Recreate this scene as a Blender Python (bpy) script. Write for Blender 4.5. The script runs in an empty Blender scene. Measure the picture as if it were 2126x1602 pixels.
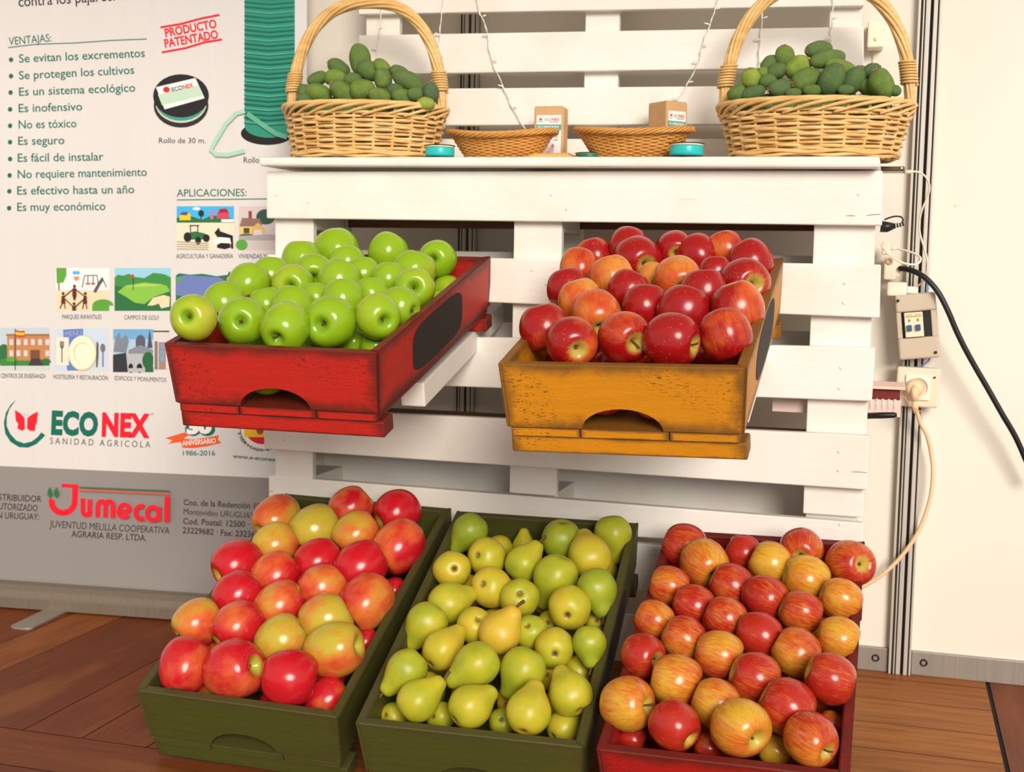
import bpy, bmesh, math, random
from mathutils import Vector, Matrix, noise as mnoise
import numpy as np

# ---------------------------------------------------------------- camera, light, exposure
SC = bpy.context.scene
COL = SC.collection
IW, IH = 2126.0, 1602.0
FPX = 2629.44
YAW, PITCH, ROLL = -0.28982, 0.093537, 0.016755
CAM = Vector((1.22593, -2.34275, 0.82938))
_cy, _sy, _cp, _sp, _cr, _sr = math.cos(YAW), math.sin(YAW), math.cos(PITCH), math.sin(PITCH), math.cos(ROLL), math.sin(ROLL)
FWD = Vector((_sy * _cp, _cy * _cp, -_sp))
_r0 = Vector((_cy, -_sy, 0)); _u0 = _r0.cross(FWD)
RIGHT = _cr * _r0 + _sr * _u0
UP = -_sr * _r0 + _cr * _u0
cam_d = bpy.data.cameras.new('camera'); cam = bpy.data.objects.new('camera', cam_d); COL.objects.link(cam)
cam.matrix_world = Matrix(((RIGHT.x, UP.x, -FWD.x, CAM.x), (RIGHT.y, UP.y, -FWD.y, CAM.y), (RIGHT.z, UP.z, -FWD.z, CAM.z), (0, 0, 0, 1)))
cam_d.sensor_fit = 'HORIZONTAL'; cam_d.sensor_width = 36.0; cam_d.lens = FPX / IW * 36.0
cam_d.clip_start = 0.05; cam_d.clip_end = 60
cam_d.dof.use_dof = True; cam_d.dof.focus_distance = 2.02; cam_d.dof.aperture_fstop = 7.0
SC.camera = cam

W = bpy.data.worlds.new('world'); SC.world = W; W.use_nodes = True
bg = W.node_tree.nodes['Background']
bg.inputs['Color'].default_value = (1.0, 0.95, 0.90, 1); bg.inputs['Strength'].default_value = 0.60
sun_d = bpy.data.lights.new('sun', 'SUN'); sun = bpy.data.objects.new('sun', sun_d); COL.objects.link(sun)
sun_d.energy = 3.45; sun_d.color = (1.0, 0.925, 0.82); sun_d.angle = math.radians(24)
sun.rotation_euler = Vector((0.52, -1.0, 0.42)).to_track_quat('Z', 'Y').to_euler()
sun.location = (2.2, -4, 2.4)
SC.view_settings.view_transform = 'Standard'; SC.view_settings.look = 'None'
SC.view_settings.exposure = 0.0; SC.view_settings.gamma = 1.0; SC.view_settings.use_curve_mapping = False

# ---------------------------------------------------------------- helpers
rnd = random.Random(7)
def ray(px, py):
    return ((px - IW / 2) / FPX * RIGHT - (py - IH / 2) / FPX * UP + FWD)
def onY(px, py, Y):
    d = ray(px, py); return CAM + d * ((Y - CAM.y) / d.y)
def onZ(px, py, Z):
    d = ray(px, py); return CAM + d * ((Z - CAM.z) / d.z)
def onP(px, py, p, n):
    d = ray(px, py); return CAM + d * ((p - CAM).dot(n) / d.dot(n))
def mesh_obj(name, bm, mats, parent=None, smooth=False, loc=None):
    me = bpy.data.meshes.new(name)
    bmesh.ops.recalc_face_normals(bm, faces=bm.faces[:])
    bm.to_mesh(me); bm.free()
    for m in (mats if isinstance(mats, (list, tuple)) else [mats]): me.materials.append(m)
    if smooth:
        for p in me.polygons: p.use_smooth = True
    o = bpy.data.objects.new(name, me); COL.objects.link(o)
    if parent: o.parent = parent
    if loc is not None: o.location = loc
    return o
def tag(o, label, cat, group=None):
    o['label'] = label; o['category'] = cat
    if group: o['group'] = group
    return o
def thing(name, label, cat, loc=(0, 0, 0), rot=None, group=None):
    o = bpy.data.objects.new(name, None); COL.objects.link(o); o.empty_display_size = 0.05
    o.location = loc
    if rot is not None: o.rotation_euler = rot
    return tag(o, label, cat, group)
def struct(name, bm, mats):
    o = mesh_obj(name, bm, mats); o['kind'] = 'structure'; return o
def add_box(bm, lo, hi, bev=0.0, mat=0, M=None, seg=2):
    lo = Vector(lo); hi = Vector(hi)
    r = bmesh.ops.create_cube(bm, size=1.0)
    vs = r['verts']; c = (lo + hi) / 2; s = hi - lo
    for v in vs: v.co = Vector((v.co.x * s.x + c.x, v.co.y * s.y + c.y, v.co.z * s.z + c.z))
    fs = set(f for v in vs for f in v.link_faces)
    if bev > 0:
        es = list(set(e for f in fs for e in f.edges))
        rr = bmesh.ops.bevel(bm, geom=es, offset=bev, segments=seg, affect='EDGES', profile=0.5)
        fs = set(rr['faces']) | set(f for f in fs if f.is_valid)
        vs = list(set(v for f in fs for v in f.verts))
    for f in fs: f.material_index = mat
    if M is not None:
        for v in vs: v.co = M @ v.co
    return vs
def hexa(bm, p, bev=0.0, mat=0):
    """8 corners: front 4 (bl, br, tr, tl) then back 4"""
    vs = [bm.verts.new(q) for q in p]
    fs = [bm.faces.new([vs[i] for i in ix]) for ix in ((0, 1, 2, 3), (5, 4, 7, 6), (4, 0, 3, 7), (1, 5, 6, 2), (3, 2, 6, 7), (4, 5, 1, 0))]
    if bev > 0:
        es = list(set(e for f in fs for e in f.edges))
        rr = bmesh.ops.bevel(bm, geom=es, offset=bev, segments=2, affect='EDGES', profile=0.5)
        fs = set(rr['faces']) | set(f for f in fs if f.is_valid)
    for f in fs: f.material_index = mat
def add_tube(bm, pts, r, n=8, mat=0, closed=False, cap=True):
    pts = [Vector(p) for p in pts]; N = len(pts)
    rad = r if isinstance(r, (list, tuple)) else [r] * N
    rings = []; prev = None
    for i, p in enumerate(pts):
        if closed: t = pts[(i + 1) % N] - pts[i - 1]
        else: t = pts[min(i + 1, N - 1)] - pts[max(i - 1, 0)]
        t.normalize()
        if prev is None:
            a = Vector((0, 0, 1)) if abs(t.z) < 0.9 else Vector((1, 0, 0)); u = t.cross(a).normalized()
        else:
            u = (prev - t * prev.dot(t)).normalized()
        prev = u; v = t.cross(u)
        rings.append([bm.verts.new(p + (u * math.cos(2 * math.pi * k / n) + v * math.sin(2 * math.pi * k / n)) * rad[i]) for k in range(n)])
    for i in range(N if closed else N - 1):
        a, b = rings[i], rings[(i + 1) % N]
        for k in range(n):
            f = bm.faces.new((a[k], a[(k + 1) % n], b[(k + 1) % n], b[k])); f.material_index = mat; f.smooth = True
    if cap and not closed:
        for rg in (rings[0][::-1], rings[-1]):
            f = bm.faces.new(rg); f.material_index = mat
def spline(pts, n=8, closed=False):
    pts = [Vector(p) for p in pts]; out = []; N = len(pts)
    for i in range(N if closed else N - 1):
        if closed: p0, p1, p2, p3 = pts[i - 1], pts[i], pts[(i + 1) % N], pts[(i + 2) % N]
        else: p0, p1, p2, p3 = pts[max(i - 1, 0)], pts[i], pts[i + 1], pts[min(i + 2, N - 1)]
        for k in range(n):
            t = k / n
            out.append(0.5 * ((2 * p1) + (p2 - p0) * t + (2 * p0 - 5 * p1 + 4 * p2 - p3) * t * t + (3 * p1 - p0 - 3 * p2 + p3) * t ** 3))
    if not closed: out.append(pts[-1])
    return out
def add_lathe(bm, prof, n=32, mat=0, M=None, f=None):
    rings = []
    for (r, z) in prof:
        if r < 1e-6: rings.append([bm.verts.new((0, 0, z))])
        else: rings.append([bm.verts.new((r * math.cos(2 * math.pi * k / n), r * math.sin(2 * math.pi * k / n), z)) for k in range(n)])
    for a, b in zip(rings, rings[1:]):
        for k in range(n):
            q = [a[k % len(a)], a[(k + 1) % len(a)], b[(k + 1) % len(b)], b[k % len(b)]]
            q2 = []
            for v in q:
                if v not in q2: q2.append(v)
            if len(q2) > 2:
                fc = bm.faces.new(q2); fc.material_index = mat; fc.smooth = True
    vs = [v for rg in rings for v in rg]
    for v in vs:
        if f: v.co = f(v.co)
        if M is not None: v.co = M @ v.co
    return vs
def add_prism(bm, poly, y0, y1, mat=0):
    """poly in x,z extruded along y"""
    a = [bm.verts.new((x, y0, z)) for x, z in poly]; b = [bm.verts.new((x, y1, z)) for x, z in poly]
    fs = [bm.faces.new(a), bm.faces.new(b[::-1])]
    for i in range(len(a)): fs.append(bm.faces.new((a[i], b[i], b[(i + 1) % len(a)], a[(i + 1) % len(a)])))
    for f in fs: f.material_index = mat

# ---------------------------------------------------------------- materials
class NT:
    def __init__(s, name):
        s.m = bpy.data.materials.new(name); s.m.use_nodes = True; s.t = s.m.node_tree
        s.b = s.t.nodes['Principled BSDF']; s.tc = None
    def n(s, ty, **kw):
        nd = s.t.nodes.new(ty)
        for k, v in kw.items(): setattr(nd, k, v)
        return nd
    def L(s, a, b): s.t.links.new(a, b)
    def coord(s, which='Object'):
        if s.tc is None: s.tc = s.n('ShaderNodeTexCoord')
        return s.tc.outputs[which]
    def val(s, x, sock):
        if isinstance(x, (int, float)): sock.default_value = x
        elif isinstance(x, (tuple, list)): sock.default_value = (*x, 1) if len(x) == 3 and sock.type == 'RGBA' else x
        else: s.L(x, sock)
    def math(s, op, a, b=None, c=None, clamp=False):
        nd = s.n('ShaderNodeMath', operation=op, use_clamp=clamp)
        for i, x in enumerate((a, b, c)):
            if x is not None: s.val(x, nd.inputs[i])
        return nd.outputs[0]
    def vmath(s, op, a, b=None, out=0):
        nd = s.n('ShaderNodeVectorMath', operation=op); s.val(a, nd.inputs[0])
        if b is not None: s.val(b, nd.inputs[1])
        return nd.outputs[out]
    def scale(s, v, sc): return s.vmath('MULTIPLY', v, sc)
    def noise(s, v, scale=5.0, detail=3.0, rough=0.55):
        nd = s.n('ShaderNodeTexNoise'); s.L(v, nd.inputs['Vector']); nd.inputs['Scale'].default_value = scale
        nd.inputs['Detail'].default_value = detail; nd.inputs['Roughness'].default_value = rough
        return nd.outputs['Fac']
    def smooth(s, x, a, b, to0=0.0, to1=1.0):
        nd = s.n('ShaderNodeMapRange', interpolation_type='SMOOTHSTEP'); s.val(x, nd.inputs[0])
        nd.inputs[1].default_value = a; nd.inputs[2].default_value = b; nd.inputs[3].default_value = to0; nd.inputs[4].default_value = to1
        return nd.outputs[0]
    def mix(s, f, a, b, blend='MIX'):
        nd = s.n('ShaderNodeMix', data_type='RGBA', blend_type=blend); s.val(f, nd.inputs[0]); s.val(a, nd.inputs[6]); s.val(b, nd.inputs[7])
        return nd.outputs[2]
    def ramp(s, x, stops):
        nd = s.n('ShaderNodeValToRGB'); s.L(x, nd.inputs[0]); e = nd.color_ramp.elements
        while len(e) < len(stops): e.new(0.5)
        for i, (p, c) in enumerate(stops): e[i].position = p; e[i].color = (*c, 1)
        return nd.outputs[0]
    def sep(s, v):
        nd = s.n('ShaderNodeSeparateXYZ'); s.L(v, nd.inputs[0]); return nd.outputs
    def comb(s, x, y, z):
        nd = s.n('ShaderNodeCombineXYZ')
        for i, q in enumerate((x, y, z)): s.val(q, nd.inputs[i])
        return nd.outputs[0]
    def bump(s, h, strength=0.2, dist=0.01):
        nd = s.n('ShaderNodeBump'); s.L(h, nd.inputs['Height']); nd.inputs['Strength'].default_value = strength; nd.inputs['Distance'].default_value = dist
        s.L(nd.outputs[0], s.b.inputs['Normal'])
    def out(s, col=None, rough=0.5, spec=0.5, metal=0.0, coat=0.0, sss=None):
        if col is not None: s.val(col, s.b.inputs['Base Color'])
        s.val(rough, s.b.inputs['Roughness']); s.b.inputs['Specular IOR Level'].default_value = spec; s.b.inputs['Metallic'].default_value = metal
        s.b.inputs['Coat Weight'].default_value = coat; s.b.inputs['Coat Roughness'].default_value = 0.12
        return s.m
def srgb(r, g, b):
    f = lambda c: (c / 12.92 if c <= 0.04045 else ((c + 0.055) / 1.055) ** 2.4)
    return (f(r / 255), f(g / 255), f(b / 255))
_flat = {}
def flat(r, g, b, rough=0.5, metal=0.0, spec=0.4):
    k = (r, g, b, rough, metal)
    if k not in _flat:
        n = NT('plain_%d_%d_%d' % (r, g, b)); c = srgb(r, g, b)
        v = n.noise(n.coord('Object'), 9, 2)
        n.out(n.mix(n.smooth(v, 0.3, 0.7, 0.0, 0.06), c, tuple(x * 0.7 for x in c)), rough, spec, metal); _flat[k] = n.m
    return _flat[k]
def m_white_paint(name='white_paint', tint=(0.84, 0.81, 0.765), dirt=1.0, thr=.66):
    n = NT(name); P = n.coord('Object')
    g = n.noise(n.scale(P, (3, 60, 90)), 1, 4); b = n.noise(P, 7, 4)
    c = n.mix(n.smooth(b, 0.35, 0.75), tint, tuple(x * y for x, y in zip(tint, (0.94, 0.91, 0.86))))
    st = n.noise(n.scale(P, (5, 30, 40)), 1, 6, 0.7)
    c = n.mix(n.smooth(st, thr, thr + .10, 0, 0.55 * dirt), c, (0.50, 0.34, 0.17))
    n.bump(n.math('ADD', n.math('MULTIPLY', g, 0.5), st), 0.25, 0.004)
    return n.out(c, 0.55, 0.35)
def m_wood_raw(name, a, b, sc=(3, 40, 40)):
    n = NT(name); P = n.coord('Object'); g = n.noise(n.scale(P, sc), 1, 6, 0.65)
    n.bump(g, 0.3, 0.004); return n.out(n.mix(n.smooth(g, 0.3, 0.7), a, b), 0.6, 0.3)
def m_crate(name, col, dark, wear, along):
    """antiqued paint, browned towards the board edges; along = 'x' for front/back boards, 'y' for side boards"""
    n = NT(name); G = n.coord('Generated'); P = n.coord('Object'); x, y, z = n.sep(G)
    u = x if along == 'x' else y
    nz = n.noise(P, 14, 4, 0.7)
    eu = n.math('MINIMUM', u, n.math('SUBTRACT', 1.0, u)); ez = n.math('MINIMUM', z, n.math('SUBTRACT', 1.0, z))
    eu = n.math('MULTIPLY', eu, 2.6 if along == 'x' else 4.5)
    e = n.math('MINIMUM', eu, n.math('MULTIPLY', ez, 0.9))
    e = n.math('ADD', e, n.math('MULTIPLY', n.math('SUBTRACT', nz, 0.5), 0.34))
    edge = n.smooth(e, 0.0, 0.2, .45 if 'green' in name else 0.8, 0.0)
    sc = (6, 60, 70) if along == 'x' else (60, 6, 70)
    gr = n.noise(n.scale(P, sc), 1, 5, 0.7)
    sc2 = (150, 14, 460) if along == 'x' else (14, 150, 460)
    sp = n.noise(n.scale(P, sc2), 1, 3, 0.6)
    patch = n.smooth(n.noise(P, 7, 3), 0.44, 0.60)
    spots = n.math('MULTIPLY', n.smooth(sp, 0.57, 0.64), patch)
    c = n.mix(n.smooth(gr, 0.3, 0.75, 0.0, 0.35), col, tuple(v * 0.62 for v in col))
    c = n.mix(n.math('MAXIMUM', edge, n.math('MULTIPLY', spots, wear), clamp=True), c, dark)
    n.bump(n.math('ADD', gr, n.math('MULTIPLY', sp, 0.6)), 0.35, 0.003)
    return n.out(c, 0.5, 0.35)
def m_apple(name, base, mid, deep, pit, a_noise=0.5, a_streak=0.4, a_dir=0.25, dot=0.5, dotcol=(0.85, 0.6, 0.25), dscale=9.0, rough=0.22, pitr=0.42):
    n = NT(name); P = n.coord('Object'); oi = n.n('ShaderNodeObjectInfo'); x, y, z = n.sep(P)
    cr, cg, cb = n.sep(oi.outputs['Color'])
    off = n.math('MULTIPLY', oi.outputs['Random'], 40.0)
    Q = n.vmath('ADD', P, n.comb(off, n.math('MULTIPLY', off, 1.7), off))
    low = n.noise(Q, 1.1, 2, 0.5)
    d = n.math('SQRT', n.math('ADD', n.math('MULTIPLY', x, x), n.math('MULTIPLY', y, y)))
    ang = n.vmath('DIVIDE', n.comb(x, y, 0.0), n.comb(n.math('ADD', d, 0.02), n.math('ADD', d, 0.02), 1.0))
    sv = n.vmath('ADD', n.vmath('MULTIPLY', ang, (7.0, 7.0, 0)), n.comb(off, 0.0, n.math('MULTIPLY', z, 1.3)))
    st = n.noise(sv, 1.6, 5, 0.7)
    m = n.math('ADD', cr, n.math('MULTIPLY', n.math('SUBTRACT', low, 0.5), 2 * a_noise))
    m = n.math('ADD', m, n.math('MULTIPLY', n.math('SUBTRACT', st, 0.5), 2 * a_streak))
    m = n.math('ADD', m, n.math('MULTIPLY', x, a_dir))
    c = n.ramp(m, [(0.0, base), (0.18, base), (0.5, mid), (0.78, deep), (1.0, deep)])
    v = n.n('ShaderNodeTexVoronoi'); n.L(P, v.inputs['Vector']); v.inputs['Scale'].default_value = dscale
    dm = n.smooth(v.outputs['Distance'], 0.05, 0.12, dot, 0.0)
    c = n.mix(dm, c, dotcol)
    edge = n.math('ADD', d, n.math('MULTIPLY', n.math('SUBTRACT', st, 0.5), 0.35))
    pm = n.smooth(edge, pitr * 0.45, pitr, 0.9, 0.0)
    c = n.mix(pm, c, pit)
    dk = n.smooth(d, 0.03, 0.11, 0.75, 0.0); c = n.mix(dk, c, (0.12, 0.07, 0.015))
    return n.out(c, rough, 0.42, coat=0.10)
def m_pear():
    n = NT('pear_skin'); P = n.coord('Object'); oi = n.n('ShaderNodeObjectInfo'); x, y, z = n.sep(P)
    cr, cg, cb = n.sep(oi.outputs['Color'])
    off = n.math('MULTIPLY', oi.outputs['Random'], 40.0); Q = n.vmath('ADD', P, n.comb(off, off, off))
    low = n.noise(Q, 1.0, 3)
    m = n.math('ADD', cr, n.math('SUBTRACT', low, 0.5))
    c = n.ramp(m, [(0.0, (0.25, 0.32, 0.018)), (0.35, (0.39, 0.40, 0.021)), (0.7, (0.55, 0.44, 0.027)), (1.0, (0.64, 0.40, 0.04))])
    v = n.n('ShaderNodeTexVoronoi'); n.L(P, v.inputs['Vector']); v.inputs['Scale'].default_value = 16
    c = n.mix(n.smooth(v.outputs['Distance'], 0.08, 0.24, 0.6, 0.0), c, (0.20, 0.17, 0.015))
    ru = n.noise(Q, 2.3, 6, 0.75)
    c = n.mix(n.smooth(ru, 0.66, 0.75, 0, 0.6), c, (0.32, 0.15, 0.03))
    d = n.math('SQRT', n.math('ADD', n.math('MULTIPLY', x, x), n.math('MULTIPLY', y, y)))
    bot = n.math('MULTIPLY', n.smooth(d, 0.06, 0.26, 0.85, 0.0), n.math('LESS_THAN', z, 0.0))
    c = n.mix(bot, c, (0.16, 0.085, 0.02))
    n.bump(n.noise(P, 30, 3), 0.06, 0.02)
    return n.out(c, 0.36, 0.45)
def m_feijoa():
    n = NT('feijoa_skin'); P = n.coord('Object'); oi = n.n('ShaderNodeObjectInfo')
    cr, cg, cb = n.sep(oi.outputs['Color']); off = n.math('MULTIPLY', oi.outputs['Random'], 40.0)
    Q = n.vmath('ADD', P, n.comb(off, off, off)); a = n.noise(Q, 1.3, 3); f = n.noise(Q, 11, 4, 0.7)
    m = n.math('ADD', cr, n.math('MULTIPLY', n.math('SUBTRACT', a, 0.5), 0.7))
    c = n.ramp(m, [(0.0, (0.07, 0.13, 0.055)), (0.45, (0.11, 0.185, 0.034)), (0.75, (0.18, 0.28, 0.032)), (1.0, (0.31, 0.38, 0.055))])
    c = n.mix(n.smooth(f, 0.5, 0.72, 0, 0.45), c, (0.27, 0.36, 0.19))
    x, y, z = n.sep(P)
    c = n.mix(n.smooth(n.math('ABSOLUTE', z), 1.2, 1.5, 0, 0.6), c, (0.22, 0.13, 0.05))
    n.bump(f, 0.35, 0.03); return n.out(c, 0.55, 0.3)
def m_wicker(name, a, b):
    n = NT(name); P = n.coord('Object'); x = n.noise(n.scale(P, (18, 18, 60)), 1, 4); q = n.noise(P, 90, 3)
    c = n.mix(n.smooth(x, 0.3, 0.7), a, b); c = n.mix(n.smooth(q, 0.62, 0.8, 0, 0.4), c, (0.25, 0.11, 0.03))
    n.bump(q, 0.2, 0.002); return n.out(c, 0.38, 0.45)
def m_metal(name, c=(0.55, 0.53, 0.50), rough=0.38):
    n = NT(name); P = n.coord('Object'); g = n.noise(n.scale(P, (200, 200, 3)), 1, 3)
    n.bump(g, 0.05, 0.002)
    return n.out(n.mix(n.smooth(g, 0.3, 0.7), c, tuple(v * 0.88 for v in c)), rough, 0.5, 0.45)
M = {}
M['white'] = m_white_paint()
M['white_side'] = m_white_paint('white_paint_worn', (0.82, 0.79, 0.74), 1.6)
M['white_board'] = m_white_paint('white_paint_chipped', (0.84, 0.81, 0.76), 1.3, .585)
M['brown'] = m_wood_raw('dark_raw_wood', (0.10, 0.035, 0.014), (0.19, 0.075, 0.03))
M['tan'] = m_wood_raw('raw_cut_wood', (0.42, 0.20, 0.07), (0.55, 0.30, 0.12))
n = NT('wall_panel'); nz = n.noise(n.coord('Object'), 1.5, 3); sp = n.noise(n.coord('Object'), 26, 2, 0.6)
c = n.mix(n.smooth(nz, 0.3, 0.7), (0.79, 0.735, 0.645), (0.81, 0.76, 0.67)); c = n.mix(n.smooth(sp, 0.755, 0.80, 0, 0.5), c, (0.55, 0.38, 0.2))
M['wall'] = n.out(c, 0.42, 0.35)
M['alu'] = m_metal('brushed_aluminium', (0.60, 0.565, 0.51), 0.45); M['alu_dark'] = flat(34, 28, 24, 0.5); M['alu_warm'] = m_metal('warm_aluminium', (0.25, 0.205, 0.16), 0.40); M['alu_dull'] = m_metal('dull_aluminium', (0.36, 0.325, 0.285), 0.42); M['alu_groove'] = flat(128, 114, 96, 0.5)
n = NT('floor_planks'); uv = n.coord('UV'); at = n.n('ShaderNodeAttribute', attribute_name='tone'); tone = n.sep(at.outputs['Vector'])[0]
g = n.noise(n.scale(uv, (5, 60, 1)), 1, 6, 0.65); g2 = n.noise(n.scale(uv, (2.5, 12, 1)), 1, 4)
c = n.ramp(tone, [(0.0, (0.125, 0.024, 0.007)), (0.5, (0.23, 0.056, 0.013)), (1.0, (0.44, 0.155, 0.024))])
c = n.mix(n.smooth(g, 0.35, 0.72, 0, 0.5), c, (0.06, 0.018, 0.008)); c = n.mix(n.smooth(g2, 0.5, 0.75, 0, 0.4), c, (0.33, 0.12, 0.035))
n.bump(g, 0.12, 0.002); M['floor'] = n.out(c, 0.45, 0.12)
M['gap'] = flat(22, 12, 8, 0.9)
RED, YEL, GRN = srgb(186, 34, 24), srgb(205, 132, 12), srgb(75, 77, 30)
for k, col, dk, w in (('red', RED, (0.055, 0.012, 0.006), 0.8), ('yellow', YEL, (0.10, 0.045, 0.010), 0.9), ('green', GRN, (0.065, 0.045, 0.018), 0.35), ('red2', srgb(170, 26, 24), (0.07, 0.012, 0.008), 0.6)):
    M['crate_x_' + k] = m_crate('painted_board_%s' % k, col, dk, w, 'x'); M['crate_y_' + k] = m_crate('painted_side_%s' % k, col, dk, w, 'y')
M['chalk'] = flat(40, 34, 31, 0.75)
M['granny'] = m_apple('green_apple_skin', (0.25, 0.42, 0.010), (0.40, 0.47, 0.025), (0.60, 0.42, 0.06), (0.17, 0.34, 0.012), 0.25, 0.1, 0.18, 0.4, (0.62, 0.72, 0.25), 9, 0.2, 0.4)
M['redapple'] = m_apple('dark_red_apple_skin', (0.62, 0.27, 0.040), (0.58, 0.09, 0.016), (0.33, 0.006, 0.007), (0.50, 0.38, 0.07), 0.38, 0.24, 0.2, 0.75, (0.85, 0.45, 0.2), 6.5, 0.24, 0.5)
M['pink'] = m_apple('pink_red_apple_skin', (0.50, 0.38, 0.035), (0.64, 0.13, 0.03), (0.52, 0.010, 0.018), (0.42, 0.46, 0.05), 0.42, 0.12, 0.25, 0.3, (0.9, 0.45, 0.25), 11, 0.22, 0.45)
M['gala'] = m_apple('striped_apple_skin', (0.62, 0.36, 0.032), (0.57, 0.145, 0.02), (0.42, 0.022, 0.012), (0.55, 0.43, 0.07), 0.28, 0.55, 0.15, 0.55, (0.85, 0.55, 0.15), 9, 0.24, 0.45)
M['pear'] = m_pear(); M['feijoa'] = m_feijoa()
M['stem'] = m_wood_raw('fruit_stem', (0.09, 0.04, 0.015), (0.20, 0.10, 0.035)); M['stem_g'] = m_wood_raw('fruit_stem_green', (0.22, 0.20, 0.04), (0.30, 0.22, 0.06))
M['calyx'] = m_wood_raw('dry_calyx', (0.07, 0.035, 0.015), (0.22, 0.13, 0.06))
M['fcalyx'] = m_wood_raw('feijoa_calyx', (0.30, 0.22, 0.10), (0.42, 0.33, 0.18))
M['wicker'] = m_wicker('peeled_willow', (0.80, 0.53, 0.22), (0.66, 0.38, 0.12)); M['wicker2'] = m_wicker('honey_wicker', (0.64, 0.31, 0.07), (0.52, 0.22, 0.04))
M['teal'] = flat(40, 190, 190, 0.3); M['black'] = flat(24, 22, 22, 0.4); M['cream'] = flat(240, 225, 190, 0.4)
M['card'] = m_wood_raw('kraft_card', srgb(205, 165, 118), srgb(196, 156, 110), (30, 30, 30))
M['plastic'] = flat(236, 222, 200, 0.35); M['grey'] = flat(196, 180, 160, 0.45); M['beige'] = flat(232, 200, 160, 0.4)

# ---------------------------------------------------------------- setting
WALL = 0.368
bm = bmesh.new(); uvl = bm.loops.layers.uv.new('uv'); tl = bm.faces.layers.float.new('tone')
def plank(x0, x1, y0, y1, along, tone, g=0.0011):
    vs = [bm.verts.new(p) for p in ((x0 + g, y0 + g, 0), (x1 - g, y0 + g, 0), (x1 - g, y1 - g, 0), (x0 + g, y1 - g, 0))]
    f = bm.faces.new(vs); f[tl] = tone; ox, oy = rnd.random() * 9, rnd.random() * 9
    for l in f.loops:
        p = l.vert.co; l[uvl].uv = ((p.x, p.y) if along == 'x' else (p.y, p.x)); l[uvl].uv.x += ox; l[uvl].uv.y += oy
R_ = rnd.uniform
for i, (xa, xb) in enumerate([(-1.9, -1.6), (-1.6, -1.35), (-1.35, -1.1), (-1.1, -.85), (-.85, -.59), (-.59, -.465), (-.465, -.215), (-.215, -.094), (-.094, .035), (.035, .165), (.165, .29)]):
    plank(xa, xb, -.505, WALL + .05, 'y', (.5, .3, .42, .25, .35, .62, .22, .36, .4, .3, .3)[i])
plank(-1.9, .75, -.645, -.505, 'x', .38)
for k in range(9): plank(-1.9, .75, -.645 - .14 * (k + 1), -.645 - .14 * k, 'x', R_(.2, .5))
y = .315; tones = [.78, .9, .95, .85, .9]
plank(.29, 1.443, .315, WALL + .05, 'x', .75)
for k in range(8): plank(.29 if y > -.5 else .75, 1.443, y - .137, y, 'x', tones[k % 5]); y -= .137
for k in range(8): plank(.75, 1.443, y - .137, y, 'x', R_(.5, .9)); y -= .137
for xa, xb in ((1.449, 1.59), (1.59, 1.73), (1.73, 1.87), (1.87, 2.1), (2.1, 2.4)): plank(xa, xb, -2.0, WALL + .05, 'y', R_(.22, .36))
vs = [bm.verts.new(p) for p in ((-1.9, -2.0, -.002), (2.4, -2.0, -.002), (2.4, WALL + .05, -.002), (-1.9, WALL + .05, -.002))]
f = bm.faces.new(vs); f.material_index = 1
struct('floor', bm, [M['floor'], M['gap']])
bm = bmesh.new(); add_box(bm, (-2.0, WALL, 0), (2.5, WALL + .04, 2.5)); struct('wall_back', bm, M['wall'])
bm = bmesh.new(); add_box(bm, (-2.0, -1.7, 2.5), (2.5, WALL + .04, 2.56)); struct('ceiling', bm, M['wall'])
bm = bmesh.new(); add_box(bm, (-2.06, -3.0, 0), (-2.0, WALL + .04, 2.5)); struct('wall_left', bm, M['wall'])
def wall_post(name, cx):
    bm = bmesh.new(); w = .0445; y1 = WALL + .001
    add_box(bm, (cx - w / 2, WALL - .006, 0), (cx + w / 2, y1, 2.5), mat=2)
    add_box(bm, (cx + .04 * w, WALL - .0075, 0), (cx + .16 * w, WALL - .0061, 2.5), mat=1)
    for a, b in ((-.5, -.38), (-.29, -.22), (-.17, .03), (.16, .34), (.40, .5)):
        add_box(bm, (cx + a * w, WALL - .020, 0), (cx + b * w, WALL - .005, 2.5), .0012)
    struct(name, bm, [M['alu'], M['alu_dark'], M['alu_groove']])
wall_post('trim_1', 1.273); wall_post('trim_2', .309); wall_post('trim_3', -.655)
for k, (xa, xb, nm) in enumerate(((-2.0, -.68, 'baseboard_far_left'), (-.63, .284, 'baseboard_left'), (.334, 1.2495, 'baseboard_center'), (1.2965, 2.5, 'baseboard_right'))):
    bm = bmesh.new(); add_box(bm, (xa, WALL - .010, 0), (xb, WALL + .001, .050), .0015)
    for sx in ((1.225,) if k == 2 else (1.321,) if k == 3 else ()):
        add_lathe(bm, [(0.0, -.002), (.0045, -.002), (.005, .003), (.0075, .003), (.008, .001), (.008, -.004)], 16, 1, Matrix.Translation((sx, WALL - .010, .028)) @ Matrix.Rotation(math.pi / 2, 4, 'X'))
    struct(nm, bm, [M['alu_dull'], M['alu_dark']])

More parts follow.
